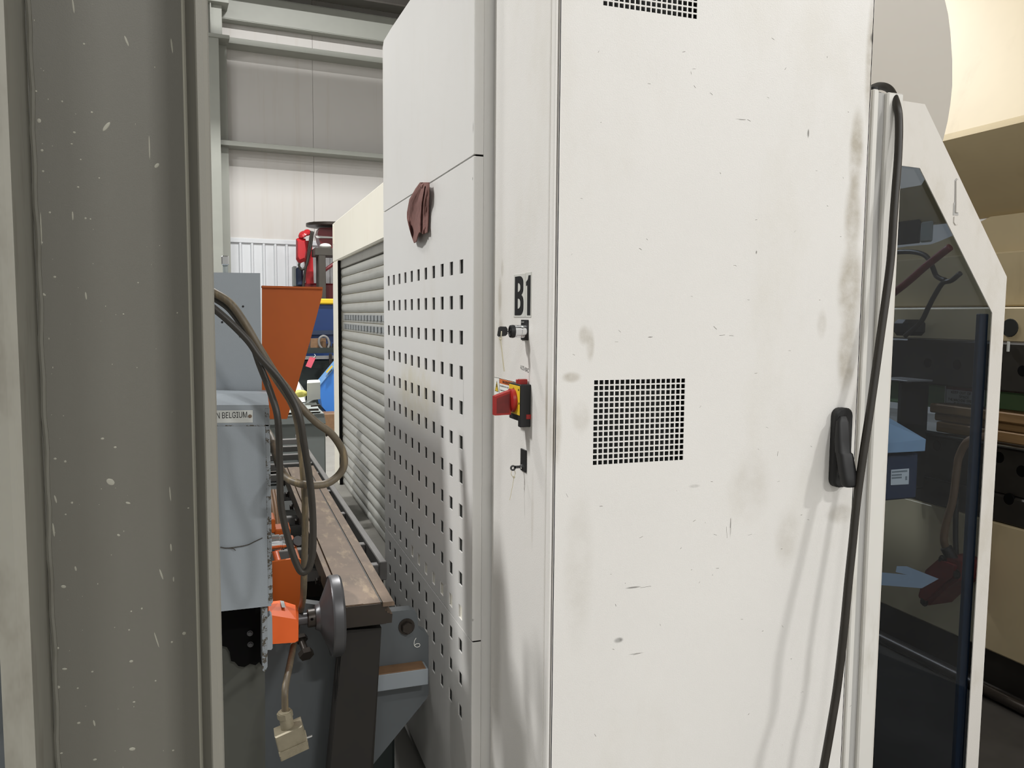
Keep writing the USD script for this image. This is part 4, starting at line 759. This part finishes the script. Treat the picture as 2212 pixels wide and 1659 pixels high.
XH = XG+.26; hp = [tuple(onX(XH)(*q)) for q in pts]
put('head_plate', plateX(Polygon(hp + [(ya, zX(2212, 460, XH)), (ya, zX(2200, 545, XH)), (hp[0][0], zX(2200, 545, XH))]), XH, .2), 'beige', bp)
put('head_panel', bandX(541, 662, XG+.20), 'beige', bp)
put('lower_head', bandX(663, 741, XG+.12), 'beige', bp)
c = P(2182, 708, X=XG+.12); put('pipe_hole', cyl(c+[-.004, 0, 0], c+[.02, 0, 0], .042), 'dark_inside', bp, smooth=35)
put('ram', bandX(741, 850, XG-.05), 'beam_dark', bp)
c = P(2181, 750, X=XG-.05); put('peg', cyl(c+[-.008, 0, .025], c+[-.008, 0, -.02], .006), 'pale_grey', bp)
for x, y in ((2004, 784), (2067, 788), (2209, 801)):
    c = P(x, y, X=XG-.05); put('bolt_hole', cyl(c+[-.002, 0, 0], c+[.01, 0, 0], .024), 'black_matte', bp, smooth=35)
gs = put('green_strip', bandX(850, 905, XG+.10), 'bay_green', bp)
q0, q1 = P(2043, 828, X=XG+.10), P(2126, 884, X=XG+.10); SW, SH = q0[1]-q1[1], q0[2]-P(2043, 881, X=XG+.10)[2]
def sgn(u0, u1, v0, v1, w0, w1): return cbox(XG+.10-w1, XG+.10-w0, q0[1]-u0*SW/.36, q0[1]-u1*SW/.36, q0[2]-SH+v0*SH/.2, q0[2]-SH+v1*SH/.2, 0)
sn = put('warning_sign', sgn(0, .36, 0, .2, 0, .003), 'paper', bp, label='cream warning sign with red heading on the green strip')
put('border', [sgn(.012, .348, .012, .015, .003, .004), sgn(.012, .015, .012, .19, .003, .004)], 'ink', sn)
put('heading', sgn(.012, .348, .155, .192, .003, .0042), 'red_dirty', sn)
for i, s in enumerate(('KEEP OUT OF DIE', 'SPACE', 'THE MACHINE OPERATOR', 'IS RESPONSIBLE')):
    wl_ = (.24, .09, .29, .18)[i]; put('lettering', text(s, .020*SH/.2, .0006, lambda u, v, w: (XG+.10-.003-w, q0[1]-(.18-wl_/2)*SW/.36-u, q0[2]-SH+(.125-i*.030)*SH/.2+v), wl_*SW/.36, True), 'ink', sn)
put('bed_strip', bandX(963, 973, XG-.01, .3), 'bright_steel', bp)
put('bed', bandX(973, 1077, XG+.02), 'beam_dark', bp); put('bed', bandX(1078, 1140, XG+.0), 'beam_dark', bp)
for x, y, X in ((2207, 1018, XG+.02), (2179, 1078, XG), (2024, 958+5, XG+.02), (2158, 988, XG+.02)):
    c = P(x, y, X=X); put('bolt_hole', cyl(c+[-.002, 0, 0], c+[.01, 0, 0], .026), 'black_matte', bp, smooth=35)
put('apron', bandX(1141, 1434, XG+.0), 'beige', bp)
put('base', cbox(XG+.04, XG+.3, ya, yb, 0, zX(2200, 1436), .005), 'beam_dark', bp)
up = P(1936, 880, X=3.12); up2 = P(2004, 880, X=3.30)
put('upright', [cbox(3.12, 3.31, up2[1], up[1], P(1960, 1068, X=3.12)[2], P(1960, 826, X=3.12)[2], .01)], 'beam_dark', bp)
put('upright_cap', cbox(3.08, 3.24, P(1960, 826, X=3.08)[1], up[1]+.1, P(1960, 826, X=3.08)[2], P(1960, 822, X=3.08)[2], .003), 'rail_grey', bp)
put('cross_block', cbox(XG+.27, XG+.29, P(1984, 500, X=XG+.27)[1], P(1900, 500, X=XG+.27)[1], P(1960, 527, X=XG+.27)[2], P(1960, 476, X=XG+.27)[2], .005), 'beam_dark', bp)
c0, c1 = P(1925, 485, X=XG), P(2008, 520, X=XG)
put('bracket_box', cbox(XG+.27, XG+.29, P(2012, 500, X=XG+.27)[1], P(1986, 500, X=XG+.27)[1], P(2000, 523, X=XG+.27)[2], P(2000, 478, X=XG+.27)[2], .01), 'machine_grey', bp)
for pts, r, mt in ((((1930, 545), (1968, 544), (1995, 550), (2008, 563), (2015, 578), (2022, 595), (2032, 602), (2042, 605)), .012, 'rubber_cable'), (((2075, 590), (2055, 606), (2036, 612), (2018, 640), (2005, 665), (1988, 697), (1955, 726)), .012, 'rubber_cable')):
    put('hose', tube([P(x, y, X=XG-.05) for x, y in pts], r, 10), mt, bp, smooth=True)
put('pipe', tube([P(x, y, X=XG-.1) for x, y in ((1915, 645), (1960, 610), (2000, 575), (2052, 534))], .018, 12), 'red_dirty', bp, label='dull red pipe across the head', smooth=True)
put('motor_block', cbox(XG-.05, XG+.1, P(1956, 700, X=XG-.05)[1], P(1925, 700, X=XG-.05)[1], P(1940, 725, X=XG-.05)[2], P(1940, 690, X=XG-.05)[2], .02), 'black_plastic', bp)
put('floor_conduit', tube([(3.20, y, .037) for y in np.linspace(1.9, 4.6, 8)], .026, 12, 0), 'oily_steel', None, label='dark conduit pipe lying on the floor along the foot of the beige machine', category='pipe', smooth=True)
for i, (y0, y1, lab, d) in enumerate(((895, 917.5, 'topmost of the three wooden planks stacked on the dark bed', 0), (918, 936.5, 'middle of the three wooden planks stacked on the dark bed, yellowish', .012), (937, 963, 'lowest of the three wooden planks stacked on the dark bed, rough and dark', .004))):
    m = cbox(XG-.04+d, XG+.085, 1.75, P(2006, 900, X=XG-.04)[1]-.02*i, zX(2200, y1-.4, XG-.04), zX(2200, y0, XG-.04), .006)
    m = m.subdivide().subdivide().subdivide(); m.vertices += (meshkit.fbm(m.vertices*[6, 3, 18], 3, i)-.5)[:, None]*.008
    put('wooden_plank', m, 'wood', None, label=lab, category='plank', group='planks on the dark bed' if False else None, smooth=40)

put('floor_plate', cbox(1.9, 3.33, .6, 5.2, .001, .010, .003), 'beam_dark', None, label='dark plate laid over the floor in front of the beige machine', category='floor plate')  # thin dark plate that makes this stretch of floor darker
# grey-blue lidded box on a stand, behind the pane
lb = thing('control_box', 'box with a light blue sloping lid and white data sticker, behind the pane', 'box', (2.0, 2.5, 0))
Yl = 2.35; q = [P(x, y, Y=Yl) for x, y in ((1800, 985), (1998, 974), (2000, 949), (1800, 972))]
rd = [P(1800, 862, Y=2.62), P(1915, 899, Y=2.62)]
put('lid', hull(q + [p*[1, 0, 1]+[0, 2.85, 0] for p in q] + rd), 'blue_lid', lb)
put('body', cbox(P(1800, 1000, Y=2.38)[0], P(1984, 1000, Y=2.38)[0], 2.38, 2.82, P(1960, 1078, Y=2.38)[2], P(1960, 980, Y=2.38)[2], .006), 'navy', lb)
put('stand', cbox(P(1830, 1000, Y=2.45)[0], P(1868, 1000, Y=2.45)[0], 2.5, 2.6, 0, P(1960, 1078, Y=2.38)[2], .006), 'dark_steel', lb)
sk_ = put('data_sticker', pY([(1925, 1015), (1964, 1012), (1963, 1046), (1924, 1048)], 2.378, .0015), 'paper', lb, label='white data sticker')
put('print', [pY([(1927, 1018), (1960, 1015.5), (1960, 1019), (1927, 1021.5)], 2.3772, .0006), pY([(1926.5, 1025), (1948, 1023.5), (1948, 1027), (1926.5, 1028.5)], 2.3772, .0006), pY([(1926.5, 1031), (1948, 1029.5), (1948, 1033), (1926.5, 1034.5)], 2.3772, .0006), pY([(1956, 1029), (1959.5, 1028.7), (1959.5, 1037), (1956, 1037.3)], 2.3772, .0006)], 'machine_grey', sk_)

# red foot switch hanging on its hoses
XR_ = 3.12
fs = thing('foot_switch', 'dull red cast switch box hanging on hoses in front of the beige apron', 'switch', P(2030, 1310, X=XR_))
pts = Polygon([onX(XR_)(*q) for q in ((2036, 1200), (2077, 1215), (2070, 1254), (2046, 1270), (2006, 1309), (1983, 1289), (1999, 1232))]).buffer(-.012).buffer(.012)
put('case', [plateX(pts, XR_, .14), plateX(pts.buffer(-.02), XR_-.015, .016)], 'red_dirty', fs)
for x, y in ((2037, 1209), (2067, 1240), (1997, 1300)):
    c = P(x, y, X=XR_); put('bolt', hexbolt(c, (-1, 0, 0), .016, .014), 'oily_steel', fs, smooth=20)
put('hose', tube([P(x, y, X=X) for x, y, X in ((2150, 940, 3.2), (2118, 944, 3.15), (2090, 954, 3.12), (2072, 985, 3.12), (2066, 1020, 3.12), (2058, 1080, 3.12), (2044, 1130, 3.12), (2039, 1165, 3.12), (2045, 1186, 3.14), (2060, 1212, 3.15))], .017, 12), 'rust_brown', fs, smooth=True)
put('conduit', tube([P(x, y, X=3.2) for x, y in ((2070, 1010), (2066, 1080), (2064, 1150), (2066, 1215))], .012, 12), 'rubber_cable', fs, smooth=True)
put('fitting', cyl(P(2043, 1182, X=3.13), P(2058, 1208, X=3.15), .026), 'oily_steel', fs, smooth=35)
